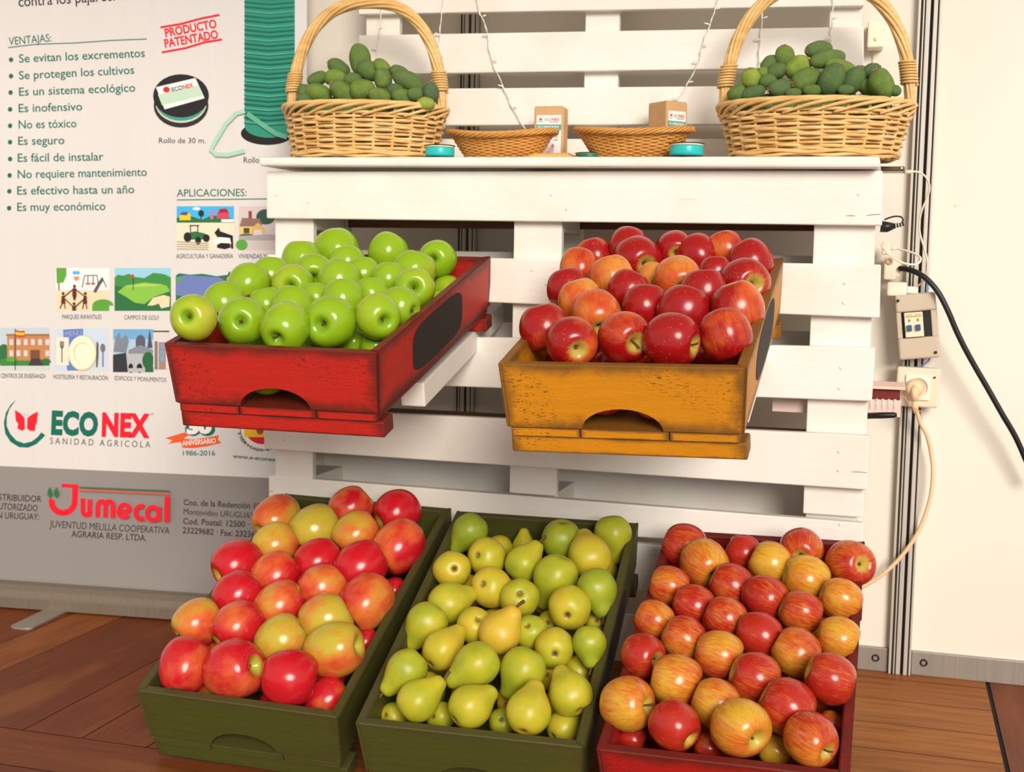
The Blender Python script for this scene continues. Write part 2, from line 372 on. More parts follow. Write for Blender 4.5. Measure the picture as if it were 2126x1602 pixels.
# ---------------------------------------------------------------- roll-up banner
BP0 = Vector((-.777, .192, 0)); BE = Vector((.447, .045, 0)).normalized(); BN = Vector((BE.y, -BE.x, 0))
ban = thing('roll_up_banner', 'tall white roll-up advertising banner with green lettering standing left of the pallet stand', 'banner', BP0, (0, 0, math.atan2(BE.y, BE.x)))
def b2(px, py):
    p = onP(px, py, BP0, BN) - BP0; return p.dot(BE), p.z
def wavy(s): return 0.0
def sheet_part(name, polys, lay0=1):
    """polys: (list of px points, colour) stacked in order; parts of the print lie on the sheet"""
    bm = bmesh.new(); mats = []
    for i, (pts, colr) in enumerate(polys):
        m = colr if not isinstance(colr, tuple) else flat(*colr, .45)
        if m not in mats: mats.append(m)
        vs = []
        for q in pts:
            s, t = b2(*q); vs.append(bm.verts.new((s, wavy(s) - .0002 * (lay0 + i * .5), t)))
        try: f = bm.faces.new(vs); f.material_index = mats.index(m); f.normal_update()
        except ValueError: pass
    bmesh.ops.triangulate(bm, faces=bm.faces[:])
    return mesh_obj(name, bm, mats, ban)
def ell(cx, cy, rx, ry, a0=0, a1=360, n=28):
    return [(cx + rx * math.cos(math.radians(a0 + (a1 - a0) * i / n)), cy + ry * math.sin(math.radians(a0 + (a1 - a0) * i / n))) for i in range(n + (a1 - a0 < 360))]
def rect(x0, y0, x1, y1): return [(x0, y0), (x1, y0), (x1, y1), (x0, y1)]
def stroke(pts, w):
    """thick polyline as px polygons"""
    out = []
    L, Rr = [], []
    for i, p in enumerate(pts):
        a = pts[max(i - 1, 0)]; b = pts[min(i + 1, len(pts) - 1)]; dx, dy = b[0] - a[0], b[1] - a[1]; l = math.hypot(dx, dy) or 1
        L.append((p[0] - dy / l * w / 2, p[1] + dx / l * w / 2)); Rr.append((p[0] + dy / l * w / 2, p[1] - dx / l * w / 2))
    for i in range(len(pts) - 1): out.append([L[i], L[i + 1], Rr[i + 1], Rr[i]])
    return out
def text_tris(txt, bold=0.0, spacing=1.0):
    cu = bpy.data.curves.new('t', 'FONT'); cu.body = txt; cu.size = 1.0; cu.offset = 0.0 if 'M' in txt else bold; cu.space_character = spacing; cu.resolution_u = 3
    ob = bpy.data.objects.new('t', cu); COL.objects.link(ob)
    dg = bpy.context.evaluated_depsgraph_get(); me = bpy.data.meshes.new_from_object(ob.evaluated_get(dg))
    vs = [v.co.copy() for v in me.vertices]; fs = [list(p.vertices) for p in me.polygons]
    bpy.data.objects.remove(ob); bpy.data.curves.remove(cu); bpy.data.meshes.remove(me)
    return vs, fs
_ref = text_tris('H'); CAPH = max(v.y for v in _ref[0])
def text_map(txt, p0, p1, cap, bold=0.0, spacing=1.0, up=None):
    vs, fs = text_tris(txt, bold, spacing)
    x0 = min(v.x for v in vs); x1 = max(v.x for v in vs); dx, dy = p1[0] - p0[0], p1[1] - p0[1]
    l = math.hypot(dx, dy); ux, uy = up or (dy / l, -dx / l)
    out = []
    for v in vs:
        t = (v.x - x0) / (x1 - x0); h = v.y / CAPH * cap
        out.append((p0[0] + dx * t + ux * h, p0[1] + dy * t + uy * h))
    return out, fs
def text_part(name, items, lay=2.0):
    if len(items) > 1 and name == 'printed_lettering':
        for it in items: text_part('text_line', [it], lay)
        return
    bm = bmesh.new(); mats = []
    for (txt, p0, p1, cap, colr, bold, sp) in items:
        m = flat(*colr, .45)
        if m not in mats: mats.append(m)
        pts, fs = text_map(txt, p0, p1, cap, bold, sp)
        vs = []
        for q in pts:
            s, t = b2(*q); vs.append(bm.verts.new((s, wavy(s) - .0002 * lay, t)))
        for fc in fs:
            try: f = bm.faces.new([vs[i] for i in fc]); f.material_index = mats.index(m)
            except ValueError: pass
    return mesh_obj(name, bm, mats, ban)
# sheet (white print with a grey foot band)
sx0, sx1 = -.25, b2(637, 60)[0]
n = NT('banner_print_white'); v = n.noise(n.coord('Object'), 3, 2); n.bump(n.noise(n.scale(n.coord('Object'), (26, 1, .5)), 1, 2), .25, .01); M['bwhite'] = n.out(n.mix(v, (.66, .635, .63), (.69, .665, .66)), .3, .4)
n = NT('banner_print_grey'); v = n.noise(n.coord('Object'), 3, 2); M['bgrey'] = n.out(n.mix(v, (.255, .235, .225), (.275, .255, .245)), .3, .4)
bm = bmesh.new(); NS = 90; zb = .05; rows = [zb, 0, 2.05]
colv = []
zl, zr = b2(0, 967), b2(560, 992)
for i in range(NS + 1):
    s = sx0 + (sx1 - sx0) * i / NS; zg = zl[1] + (zr[1] - zl[1]) * (s - zl[0]) / (zr[0] - zl[0])
    colv.append([bm.verts.new((s, wavy(s), z)) for z in (zb, zg, 1.2, 2.05)] + [bm.verts.new((s, wavy(s) + .0008, z)) for z in (zb, 2.05)])
for a, b in zip(colv, colv[1:]):
    for k in range(3):
        f = bm.faces.new((a[k], b[k], b[k + 1], a[k + 1])); f.material_index = 1 if k == 0 else 0; f.smooth = True
    f = bm.faces.new((a[4], a[5], b[5], b[4])); f.smooth = True
mesh_obj('printed_sheet', bm, [M['bwhite'], M['bgrey']], ban)
bm = bmesh.new()
prof = [(-.052, .004), (-.052, .028), (-.048, .032), (-.046, .046), (-.032, .056), (-.008, .058), (-.004, .052), (.004, .052), (.012, .058), (.04, .05), (.046, .004)]
for xa, xb in ((-.27, sx1 + .02),):
    a = [bm.verts.new((xa, y, z)) for y, z in prof]; b = [bm.verts.new((xb, y, z)) for y, z in prof]
    for i in range(len(prof)): bm.faces.new((a[i], a[(i + 1) % len(prof)], b[(i + 1) % len(prof)], b[i]))
    bm.faces.new(a); bm.faces.new(b[::-1])
mesh_obj('base_cassette', bm, M['alu_warm'], ban)
bm = bmesh.new()
pl = [(.028 * math.cos(a), .028 * math.sin(a)) for a in [math.pi + math.pi * i / 10 for i in range(11)]]
fx, fy = .137, -.185
pts = [(fx + x, fy + y * .5) for x, y in pl] + [(fx + .028, -.02), (fx - .028, -.02)]
a = [bm.verts.new((x, y, .0005)) for x, y in pts]; b = [bm.verts.new((x, y, .005)) for x, y in pts]
bm.faces.new(a[::-1]); bm.faces.new(b)
for i in range(len(a)): bm.faces.new((a[i], a[(i + 1) % len(a)], b[(i + 1) % len(a)], b[i]))
mesh_obj('support_foot', bm, M['alu_dull'], ban)
TG = (0, 104, 88); BK = (40, 38, 40); RD = (226, 24, 44); OR = (232, 92, 40); WH = (240, 236, 234)
T = []
T.append(('contra los pájaros.', (39, 14), (239, 1), 22, BK, .006, 1))
T.append(('VENTAJAS:', (19, 94), (107, 86), 16, TG, .004, 1))
for txt, p0, p1 in (('Se evitan los excrementos', (40, 130), (301, 118)), ('Se protegen los cultivos', (40, 165), (279, 153)), ('Es un sistema ecológico', (40, 199), (281, 190)),
                    ('Es inofensivo', (39, 233), (171, 229)), ('No es tóxico', (39, 267), (159, 264)), ('Es seguro', (38, 301), (134, 299)), ('Es fácil de instalar', (37, 336), (215, 333)),
                    ('No requiere mantenimiento', (37, 370), (305, 365)), ('Es efectivo hasta un año', (36, 404), (279, 401)), ('Es muy económico', (36, 438), (219, 436))):
    T.append((txt, p0, p1, 17, TG, .008, 1))
T.append(('Rollo de 30 m.', (330, 297), (427, 297), 11, BK, .004, 1)); T.append(('Rollo de 500 m.', (506, 338), (606, 338), 12, BK, .004, 1))
T.append(('APLICACIONES:', (367, 408), (512, 407), 15, TG, .006, 1))
for txt, p0, p1 in (('AGRICULTURA Y GANADERÍA', (366, 536), (484, 536)), ('VIVIENDAS Y URBANIZACIONES', (495, 536), (640, 537)), ('PARQUES INFANTILES', (129, 662), (211, 662)),
                    ('CAMPOS DE GOLF', (258, 663), (330, 664)), ('CENTROS DE ENSEÑANZA', (2, 784), (95, 785)), ('HOSTELERÍA Y RESTAURACIÓN', (111, 786), (224, 789)), ('EDIFICIOS Y MONUMENTOS', (238, 789), (345, 793))):
    T.append((txt, p0, p1, 9, BK, .004, 1))
for txt, p0, p1, cp in (('DISTRIBUIDOR', (-18, 1037), (86, 1042), 13), ('AUTORIZADO', (-13, 1056), (78, 1061), 13), ('EN URUGUAY:', (-12, 1075), (81, 1079), 13),
                        ('JUVENTUD MELILLA COOPERATIVA', (103, 1094), (352, 1108), 14), ('AGRARIA RESP. LTDA.', (148, 1114), (304, 1123), 13)):
    T.append((txt, p0, p1, cp, BK, .006, 1))
for txt, p0, p1 in (('Cno. de la Redención 1010', (381, 1048), (556, 1057)), ('Montevideo URUGUAY', (381, 1067), (528, 1076)), ('Cod. Postal: 12500 · Tel.', (380, 1087), (548, 1096)), ('23229682 · Fax: 2323678', (379, 1106), (545, 1116))):
    T.append((txt, p0, p1, 12, BK, .011, 1))
T.append(('www.e-econex.com', (483, 950), (600, 960), 8, TG, .02, 1))
text_part('printed_lettering', T)
pol = [(ell(x, y, 4.6, 5), TG) for x, y in ((23, 124), (23, 158), (22, 192), (21, 227), (21, 261), (21, 295), (21, 330), (20, 364), (19.5, 397), (19, 432))]
pol += [(q, TG) for q in stroke([(17, 99), (75, 92), (160, 89), (230, 84), (305, 81)], 2)] + [(q, TG) for q in stroke([(367, 415), (620, 412)], 2.2)]
for a_, c_ in pol[:10]: sheet_part('bullet_point', [(a_, c_)])
sheet_part('rule_line', pol[10:14]); sheet_part('rule_line', pol[14:])
pol = [(q, RD) for q in stroke([(333, 57), (375, 50), (420, 38), (456, 31)], 4.5)] + [(q, RD) for q in stroke([(336, 109), (385, 100), (425, 88), (461, 82)], 4.5)]
sheet_part('stamp_bar', pol[:3]); sheet_part('stamp_bar', pol[3:])
text_part('stamp_text', [('PRODUCTO', (344, 77), (451, 57), 17, RD, .03, 1)]); text_part('stamp_text', [('PATENTADO', (343, 99), (454, 79), 17, RD, .03, 1)])
# picture of the small spool
pol = [(ell(376, 219, 57, 46), BK), (ell(376, 214, 53, 41), (205, 205, 180)), (ell(376, 209, 53, 42), (60, 150, 135)), (ell(376, 199, 58, 45), (28, 26, 30)),
       ([(324, 181), (406, 162), (425, 204), (342, 227)], WH), ([(328, 196), (412, 177), (421, 199), (337, 219)], (190, 215, 195)), (ell(346, 186, 7, 6), RD)]
sheet_part('printed_spool', pol)
text_part('printed_spool_text', [('ECO', (358, 190), (380, 185), 8, TG, .02, 1), ('NEX', (381, 185), (402, 180), 8, RD, .02, 1)], 9)
# picture of the tall roll
pol = [(ell(555, 277, 55, 24), (20, 18, 18)), ([(508, -190), (612, -190), (612, 262)] + ell(560, 262, 52, 24, 0, 180, 14)[1:] + [(508, 262)], (38, 140, 118))]
for k in range(46):
    yk = -180 + k * 9.6; pol.append(([(508, yk), (560, yk + 5), (612, yk + 1), (612, yk + 3.5), (560, yk + 8), (508, yk + 3)], (24, 112, 96) if k % 3 else (70, 165, 145)))
pol += [(q, (168, 208, 186)) for q in stroke([(510, 231), (492, 236), (470, 258), (446, 298), (440, 312), (450, 321), (475, 322), (510, 313)], 9)]
pol += [(q, (95, 170, 140)) for q in stroke([(515, 236), (545, 258), (575, 278), (598, 285)], 10)]
sheet_part('printed_roll', pol)
def pict(polys): return sheet_part('illustration', polys)
SKY = (64, 176, 232); GD = (40, 110, 62); GL = (88, 160, 60); CR = (228, 220, 196)
pict([(rect(367, 428, 486, 519), CR), (rect(367, 428, 486, 458), SKY), (ell(408, 433, 8, 3), WH), ([(367, 462), (367, 452), (395, 448), (420, 456), (440, 447), (470, 450), (486, 456), (486, 462)], GD),
      ([(373, 457), (373, 446), (378, 440), (392, 440), (396, 447), (396, 457)], (226, 196, 50)), ([(373, 446), (378, 440), (392, 440), (388, 447)], (90, 80, 110)), (ell(418, 443, 6, 7), (20, 50, 30)), (rect(417, 448, 419, 456), BK),
      (rect(437, 437, 443, 455), (205, 110, 140)), ([(451, 454), (451, 442), (456, 434), (470, 433), (476, 441), (476, 453)], (200, 70, 90)), ([(454, 441), (458, 433), (471, 433), (475, 441)], (170, 20, 40)),
      (rect(460, 455, 486, 461), WH), ([(382, 486), (405, 480), (425, 484), (433, 492), (420, 497), (388, 497)], GD), (rect(395, 468, 397, 484), BK), (rect(410, 468, 412, 484), BK), (rect(394, 467, 414, 469), BK),
      (ell(390, 492, 8, 10), (26, 26, 30)), (ell(412, 499, 6, 8), (26, 26, 30)), (ell(429, 494, 7, 8), (26, 26, 30)), ([(446, 483), (455, 472), (458, 480), (484, 489), (485, 516), (481, 516), (478, 498), (454, 494)], (24, 22, 24)),
      ([(444, 497), (456, 492), (478, 494), (481, 506), (450, 512), (444, 504)], WH), ([(451, 508), (460, 504), (478, 505), (480, 513), (468, 517), (452, 514)], (24, 22, 24))] +
     [(q, (170, 160, 130)) for k in range(4) for q in stroke([(368, 501 + 5 * k), (434, 505 + 4 * k)], 1.2)])
pict([(rect(496, 428, 615, 519), (206, 196, 194)), (ell(552, 450, 20, 16), (44, 80, 66)), (rect(516, 438, 523, 456), (150, 60, 54)), ([(497, 470), (503, 452), (540, 454), (545, 470)], (140, 108, 100)), (rect(498, 470, 526, 489), (222, 196, 112)),
      (rect(506, 473, 518, 484), (80, 66, 60)), ([(522, 487), (522, 474), (536, 462), (550, 474), (550, 487)], (216, 180, 108)), (rect(528, 477, 545, 488), (220, 208, 208)), (ell(512, 490, 15, 5), (50, 100, 60)),
      ([(496, 490), (560, 486), (600, 492), (600, 498), (496, 498)], (170, 165, 165)), (ell(502, 508, 12, 11), GL)])
pict([(rect(116, 556, 227, 645), WH), (rect(116, 602, 227, 645), (226, 212, 178)), ([(117, 556), (138, 556), (138, 572), (132, 586), (118, 588)], GL), (rect(121, 586, 124, 603), (150, 100, 60)),
      (ell(155, 566, 4, 4), SKY), (ell(162, 566, 4, 4), SKY), ([(152, 574), (166, 574), (162, 582), (156, 582)], (214, 140, 90)), (ell(214, 634, 22, 13, 180, 360, 14), GL), (rect(192, 634, 227, 645), GL)] +
     [(q, BK) for pp in ([(171, 597), (176, 572)], [(176, 572), (202, 571)], [(202, 571), (205, 596)], [(183, 573), (183, 588)], [(194, 573), (194, 588)], [(196, 606), (204, 590), (212, 580)], [(212, 575), (222, 596)]) for q in stroke(pp, 1.6)] +
     [(rect(179, 587, 188, 590), (200, 40, 60)), (rect(190, 587, 198, 590), (200, 40, 60))] + [(q, (84, 84, 88)) for q in stroke([(197, 606), (206, 590), (214, 578)], 6)] +
     [(ell(155.5, 594, 3, 3.4), (92, 40, 28)), ([(152, 598), (159, 598), (160, 612), (157, 623), (154, 623), (151, 612)], (92, 40, 28)), (ell(132, 609, 3, 3), (92, 40, 28)), ([(129, 614), (135, 613), (137, 630), (128, 630)], (92, 40, 28)),
      (ell(178, 609, 3, 3), (92, 40, 28)), ([(175, 613), (181, 614), (182, 630), (173, 630)], (92, 40, 28)), (ell(155, 630, 3, 3), (92, 40, 28)), ([(151, 634), (159, 634), (159, 644), (151, 644)], (92, 40, 28))] +
     [(q, (92, 40, 28)) for pp in ([(153, 600), (135, 615)], [(158, 600), (177, 615)], [(153, 636), (136, 620)], [(158, 636), (176, 620)], [(130, 630), (126, 640)], [(135, 630), (137, 640)], [(175, 630), (173, 641)], [(180, 630), (182, 641)]) for q in stroke(pp, 2)])
pict([(rect(238, 556, 355, 645), (150, 205, 226)), ([(238, 645), (238, 576), (245, 570), (256, 572), (268, 568), (282, 575), (300, 577), (318, 566), (335, 568), (344, 570), (355, 576), (355, 645)], (62, 140, 66)),
      ([(238, 645), (238, 592), (270, 600), (355, 600), (355, 645)], GD), ([(244, 606), (262, 592), (300, 586), (345, 592), (354, 604), (320, 616), (300, 631), (280, 628), (262, 616)], (132, 190, 70)),
      ([(255, 596), (300, 588), (340, 590), (320, 594)], (170, 205, 96)), ([(306, 634), (318, 618), (340, 612), (353, 616), (352, 636), (335, 640), (330, 630), (318, 634)], (222, 212, 176)), (rect(276, 572, 277.5, 602), BK), ([(269, 571), (278, 569), (278, 577)], RD)])
pict([(rect(365, 563, 484, 650), (206, 214, 216)), ([(365, 650), (365, 572), (372, 567), (395, 570), (420, 568), (450, 573), (475, 570), (484, 580), (484, 650)], GD), ([(366, 612), (366, 575), (385, 571), (420, 573), (455, 575), (470, 584), (462, 600), (420, 618), (385, 616)], (104, 124, 184)),
      (ell(372, 580, 8, 4), GL), (ell(477, 580, 6, 8), (220, 160, 50)), ([(472, 574), (476, 562), (482, 574)], (40, 60, 40))])
pict([(rect(497, 556, 600, 640), (176, 196, 214)), (rect(497, 600, 600, 640), (120, 120, 128))])
pict([(rect(0, 680, 103, 768), (186, 204, 216)), (ell(8, 736, 14, 22), GD), (rect(0, 744, 103, 760), (60, 130, 60)), (rect(0, 759, 103, 768), (200, 206, 206)), (rect(15, 695, 103, 748), (190, 132, 84)), (rect(13, 693, 103, 697), (160, 100, 66))] +
     [(rect(20 + 15 * k, y0, 28 + 15 * k, y0 + 12), (214, 204, 204)) for k in range(6) for y0 in (704, 727) if not (y0 == 727 and k in (3, 4))] +
     [(rect(64, 726, 83, 746), (120, 74, 50)), ([(60, 758), (66, 744), (84, 744), (92, 758)], (60, 56, 60)), (ell(25, 746, 12, 5), GL), (ell(96, 750, 10, 6), GD), (rect(31.5, 682, 33, 768), BK), ([(33, 684), (42, 687), (52, 686), (52, 698), (42, 699), (33, 697)], (240, 196, 20)), ([(33, 684), (42, 687), (52, 686), (52, 690), (42, 690), (33, 688)], (214, 30, 40)), ([(33, 694), (42, 696), (52, 695), (52, 698), (42, 699), (33, 697)], (214, 30, 40))])
pict([(rect(113, 682, 226, 769), (196, 212, 228)), ([(131, 684), (173, 682), (170, 769), (140, 769), (134, 730)], (98, 126, 190)), (rect(117, 700, 143, 758), (232, 224, 206)), (ell(172, 733, 30, 37), (200, 176, 130)), (ell(171, 732, 28.5, 35.5), (240, 232, 208)), (ell(171, 732, 18, 22), (214, 196, 160)), (ell(172, 733, 17, 21), (240, 232, 208))] +
     [(q, (70, 74, 84)) for pp in ([(126, 708), (126, 718), (129, 724), (129, 752)], [(132, 708), (132, 718), (129, 724)], [(129, 708), (129, 724)]) for q in stroke(pp, 2)] +
     [([(201, 708), (205, 712), (205, 738), (203, 762), (200, 762)], (84, 84, 92)), (ell(214, 722, 5, 9), (110, 112, 120)), (rect(213, 728, 215.5, 761), (110, 112, 120))])
text_part('illustration_text', [('MENU', (137, 699), (170, 696), 11, (160, 180, 222), .03, 1)], 8)
pict([(rect(235, 683, 319, 772), (170, 196, 220)), (rect(235, 683, 319, 704), (110, 166, 210)), (ell(292, 708, 10, 13, 180, 360, 14), (84, 92, 110)), (rect(282, 706, 302, 722), (84, 92, 110)), ([(306, 722), (309, 695), (311, 683), (313, 695), (317, 722)], (70, 78, 96)), ([(236, 730), (240, 700), (248, 690), (252, 704), (262, 694), (268, 708), (262, 732)], (124, 130, 146)),
      ([(268, 726), (292, 716), (318, 726), (318, 736), (266, 736)], (130, 136, 148)), (rect(264, 734, 318, 772), (176, 180, 186)), ([(235, 736), (262, 732), (266, 772), (235, 772)], (46, 50, 58)), (ell(272, 764, 5, 10), (28, 28, 34)), (ell(290, 764, 6, 10), (28, 28, 34)), (rect(267, 764, 296, 772), (176, 180, 186)), (ell(308, 748, 12, 18), (36, 100, 56)), (rect(302, 760, 319, 772), (36, 100, 56)),
      (rect(319, 686, 352, 766), (212, 206, 204)), (rect(319, 686, 352, 689), BK), (rect(330, 710, 345, 766), (160, 130, 120)), (rect(335, 714, 341, 722), SKY), (rect(335, 727, 341, 735), SKY), (rect(335, 740, 341, 749), SKY), (rect(322, 708, 328, 766), (120, 112, 112))])
# butterfly logo
cres = [(34, 829), (22, 840), (12, 857), (8, 878), (11, 900), (22, 917), (40, 928), (58, 929), (75, 922), (90, 908), (94, 903), (86, 897), (78, 907), (66, 916), (50, 920), (34, 914), (21, 900), (14, 884), (14, 866), (20, 848)]
but = [([(31, 851), (42, 857), (51, 867), (52, 890), (46, 894), (36, 889), (38, 879), (33, 874)], RD), ([(79, 854), (68, 859), (57, 867), (56, 889), (62, 894), (73, 894), (74, 882), (77, 877)], RD)]
sheet_part('logo', [(cres, TG)] + but + [(q, (130, 130, 130)) for pp in ([(52, 864), (50, 857)], [(56, 864), (59, 857)]) for q in stroke(pp, .8)])
text_part('logo_text', [('ECO', (106, 899), (203, 903), 44, TG, .055, 1.06), ('NEX', (211, 903), (311, 906), 44, RD, .055, 1.06), ('SANIDAD AGRICOLA', (104, 921), (312, 929), 13, (70, 70, 72), .0, 1.5), ('®', (313, 862), (319, 862), 5, (110, 110, 110), 0, 1)])
sheet_part('anniversary_emblem', [(ell(401, 891, 17, 14), TG), (ell(430, 891, 17, 14), TG), (rect(395, 870, 436, 894), TG), ([(343, 909), (384, 897), (392, 903), (378, 912), (382, 916), (349, 921), (358, 914)], OR), ([(374, 909), (400, 912), (430, 908), (455, 903), (452, 912), (460, 919), (430, 926), (400, 930), (379, 929)], OR)])
text_part('anniversary_text', [('30', (388, 899), (441, 897), 26, WH, .07, 1), ('ANIVERSARIO', (379, 925), (449, 919), 10, WH, .02, 1), ('1986-2016', (380, 945), (447, 945), 10, (40, 120, 110), .01, 1)], 6)
sheet_part('origin_emblem', [(ell(545, 888, 47, 47), BK), (ell(545, 888, 45.5, 45.5), (228, 224, 222)), (ell(545, 882, 39, 40), (212, 20, 34)), (rect(507, 872, 583, 907), (236, 190, 30)), (ell(540, 890, 8, 12), (150, 70, 50))])
arc = []
for i, chx in enumerate('FABRICADO EN'):
    if chx == ' ': continue
    a = math.radians(158 - i * 8.2); r = 55; cx, cyy = 545 + r * math.cos(a), 882 + r * math.sin(a); tx, ty = math.sin(a), -math.cos(a)
    w = 3.2 if chx != 'I' else .8; arc.append((chx, (cx - tx * w, cyy - ty * w), (cx + tx * w, cyy + ty * w), 7, BK, .01, 1))
text_part('origin_text', arc)
# cooperative logo with drawn letters
J = [(128, 1007.5), (156.5, 1009)]; jr = stroke(J, 8) + stroke([(156.5, 1005), (155.5, 1040)] + ell(131.5, 1040, 24, 24, 0, 180, 14) + [(110, 1036)], 12.5)
LT = stroke([(173, 1034), (173, 1060)] + ell(181, 1060, 8, 8.5, 180, 0, 10)[1:] , 10) + stroke([(188, 1036), (187, 1071)], 10)
LT += stroke([(204, 1073), (204.5, 1050)] + ell(213, 1049, 8, 9, 180, 360, 10) + [(220.5, 1073)], 10) + stroke([(220.5, 1073), (221, 1050)] + ell(229, 1049, 8, 9, 180, 360, 10) + [(236.5, 1074)], 10)
LT += stroke(ell(261, 1059, 11.5, 13, -180, 0, 14) + [(250, 1061)], 9) + stroke(ell(261, 1059, 11.5, 13, 40, 190, 12), 9)
LT += stroke(ell(297, 1062, 11.5, 13.5, 60, 300, 16), 10)
LT += stroke(ell(322, 1064, 12, 13.5, 0, 360, 20) + [(334, 1064)], 9.5) + stroke([(335, 1050), (335, 1079)], 9) + stroke([(352, 1028), (351, 1081)], 11)
tr = []
for x in (109, 122.5): tr += [([(x - 5.5, 1021), (x, 1008), (x + 5.5, 1022)], GD), ([(x - 6, 1026), (x, 1016), (x + 6, 1027)], GD), (rect(x - 1.2, 1024, x + 1.2, 1031), GD)]
sheet_part('logo', [(q, RD) for q in jr + LT] + tr + [(q, (46, 100, 74)) for q in stroke([(169, 1009.5), (358, 1017.5)], 2.8)] + [(q, (226, 90, 60)) for q in stroke([(169, 1014.5), (358, 1023)], 2.8)])

# ---------------------------------------------------------------- front pallet with its crate arms
pal = thing('wooden_pallet', 'white painted slatted pallet standing upright behind the crates as a display stand', 'pallet', (.6, .1, 0))
def P_(v): return Vector(v) - Vector((.6, .1, 0))
SL = [((553, 356), (553, 453), (1832.5, 354), (1831, 468)), ((555, 528), (553, 609), (1829, 549), (1826, 660)), ((551, 687), (550, 788), (1817, 722), (1810, 833)), ((547, 846), (548, 932), (1804, 904), (1800, 1017)), ((548, 990), (548, 1079), (1792, 1090), (1788, 1205))]
CRK = [[((1798, 447), (1829, 445)), ((1756, 448), (1775, 448))], [], [], [((1768, 979), (1800, 981))], [((548, 1018), (568, 1020))]]
NAIL = [[(1177, 434), (1145, 404), (575, 404), (1783, 403), (640, 420)], [(1754, 588), (1752, 628), (1135, 590), (1105, 560)], [(1746, 763), (1743, 806)], [(1742, 937), (1741, 976), (588, 913)], [(1744, 1088)]]
for i, (a, b, c_, d) in enumerate(SL):
    q = [onY(*p, 0.0) for p in (b, d, c_, a)]
    if i == 4:
        for p in q: p.y += .020
        q[0].z = q[1].z = .318
    bm = bmesh.new(); hexa(bm, [P_(p) for p in q] + [P_(p + Vector((0, .022, 0))) for p in q], .0025)
    Yf = .020 if i == 4 else 0.0
    for (xa, ya), (xb, yb) in CRK[i]:
        c0, c1 = onY(xa, ya, Yf), onY(xb, yb, Yf); add_tube(bm, [P_(c0), P_((c0 + c1) / 2 + Vector((0, 0, .0006))), P_(c1)], [.0004, .0009, .0007], 5, 1)
    for xa, ya in NAIL[i]:
        add_lathe(bm, [(0, .0012), (.0022, .0010), (.0034, .0002), (.0036, -.001)], 12, 0, Matrix.Translation(P_(onY(xa, ya, Yf))) @ Matrix.Rotation(math.pi / 2, 4, 'X'))
    mesh_obj('slat', bm, [M['white'], M['tan']], pal)
bm = bmesh.new(); add_box(bm, P_((.0, .050, .205)), P_((1.195, .070, .2995)), .0025); mesh_obj('slat', bm, M['white'], pal)
for xa, xb in ((.008, .094), (.519, .615), (1.085, 1.192)):
    bm = bmesh.new(); add_box(bm, P_((xa, .0222, .386)), P_((xb, .040, 1.008)), .002); mesh_obj('stringer_board', bm, M['white_side'], pal)
    for zb, zt in ((.30, .39), (.46, .55), (.90, .99)):
        bm = bmesh.new(); add_box(bm, P_((max(xa + .004, .0205), .0424, zb)), P_((min(xb - .002, 1.180), .178, zt)), .002); mesh_obj('block', bm, M['white_side'], pal)
for xa, xb in ((.008, .094), (.519, .615), (1.085, 1.192)):
    bm = bmesh.new(); add_box(bm, P_((xa + .006, .19, 0)), P_((xb - .004, .225, .995)), .002); mesh_obj('rear_board', bm, M['white_side'], pal)
ry = lambda x, y: onY(x, y, .178).z
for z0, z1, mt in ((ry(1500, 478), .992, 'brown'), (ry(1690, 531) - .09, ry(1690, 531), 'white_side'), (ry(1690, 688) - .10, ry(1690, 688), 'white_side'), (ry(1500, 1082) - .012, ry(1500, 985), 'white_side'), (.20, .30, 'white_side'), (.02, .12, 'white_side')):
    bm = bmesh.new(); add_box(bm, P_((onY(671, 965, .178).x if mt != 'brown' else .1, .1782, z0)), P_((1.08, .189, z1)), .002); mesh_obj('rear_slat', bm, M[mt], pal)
for xa, z0, z1 in ((.0102, .395, 1.0), (1.1805, .625, 1.0), (1.1805, .395, .50)):
    bm = bmesh.new(); add_box(bm, P_((xa, .0404, z0)), P_((xa + .010, .1895, z1)), .0015); mesh_obj('side_board', bm, M['white_side'], pal)
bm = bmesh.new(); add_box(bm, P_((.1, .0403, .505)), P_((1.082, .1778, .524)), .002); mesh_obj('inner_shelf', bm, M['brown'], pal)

# ---------------------------------------------------------------- table board
bm = bmesh.new()
Lb, Lt, Rb, Rt = onY(537, 344, -.032), onY(537, 326, -.032), onY(1827, 348, -.032), onY(1827, 324, -.032)
def bk(p): return Vector((p.x, .222, p.z))
o0 = Vector((.6, .1, 1.0))
hexa(bm, [p - o0 for p in (Lb, Rb, Rt, Lt, bk(Lb), bk(Rb), bk(Rt), bk(Lt))], .005)
BT = (Lt.z + Rt.z) / 2
def board_z(x): return Lt.z + (Rt.z - Lt.z) * (x - Lt.x) / (Rt.x - Lt.x)
tag(mesh_obj('shelf_board', bm, M['white_board'], None, loc=o0), 'long white painted board lying across the top of the front pallet, holding baskets and bowls', 'shelf board')

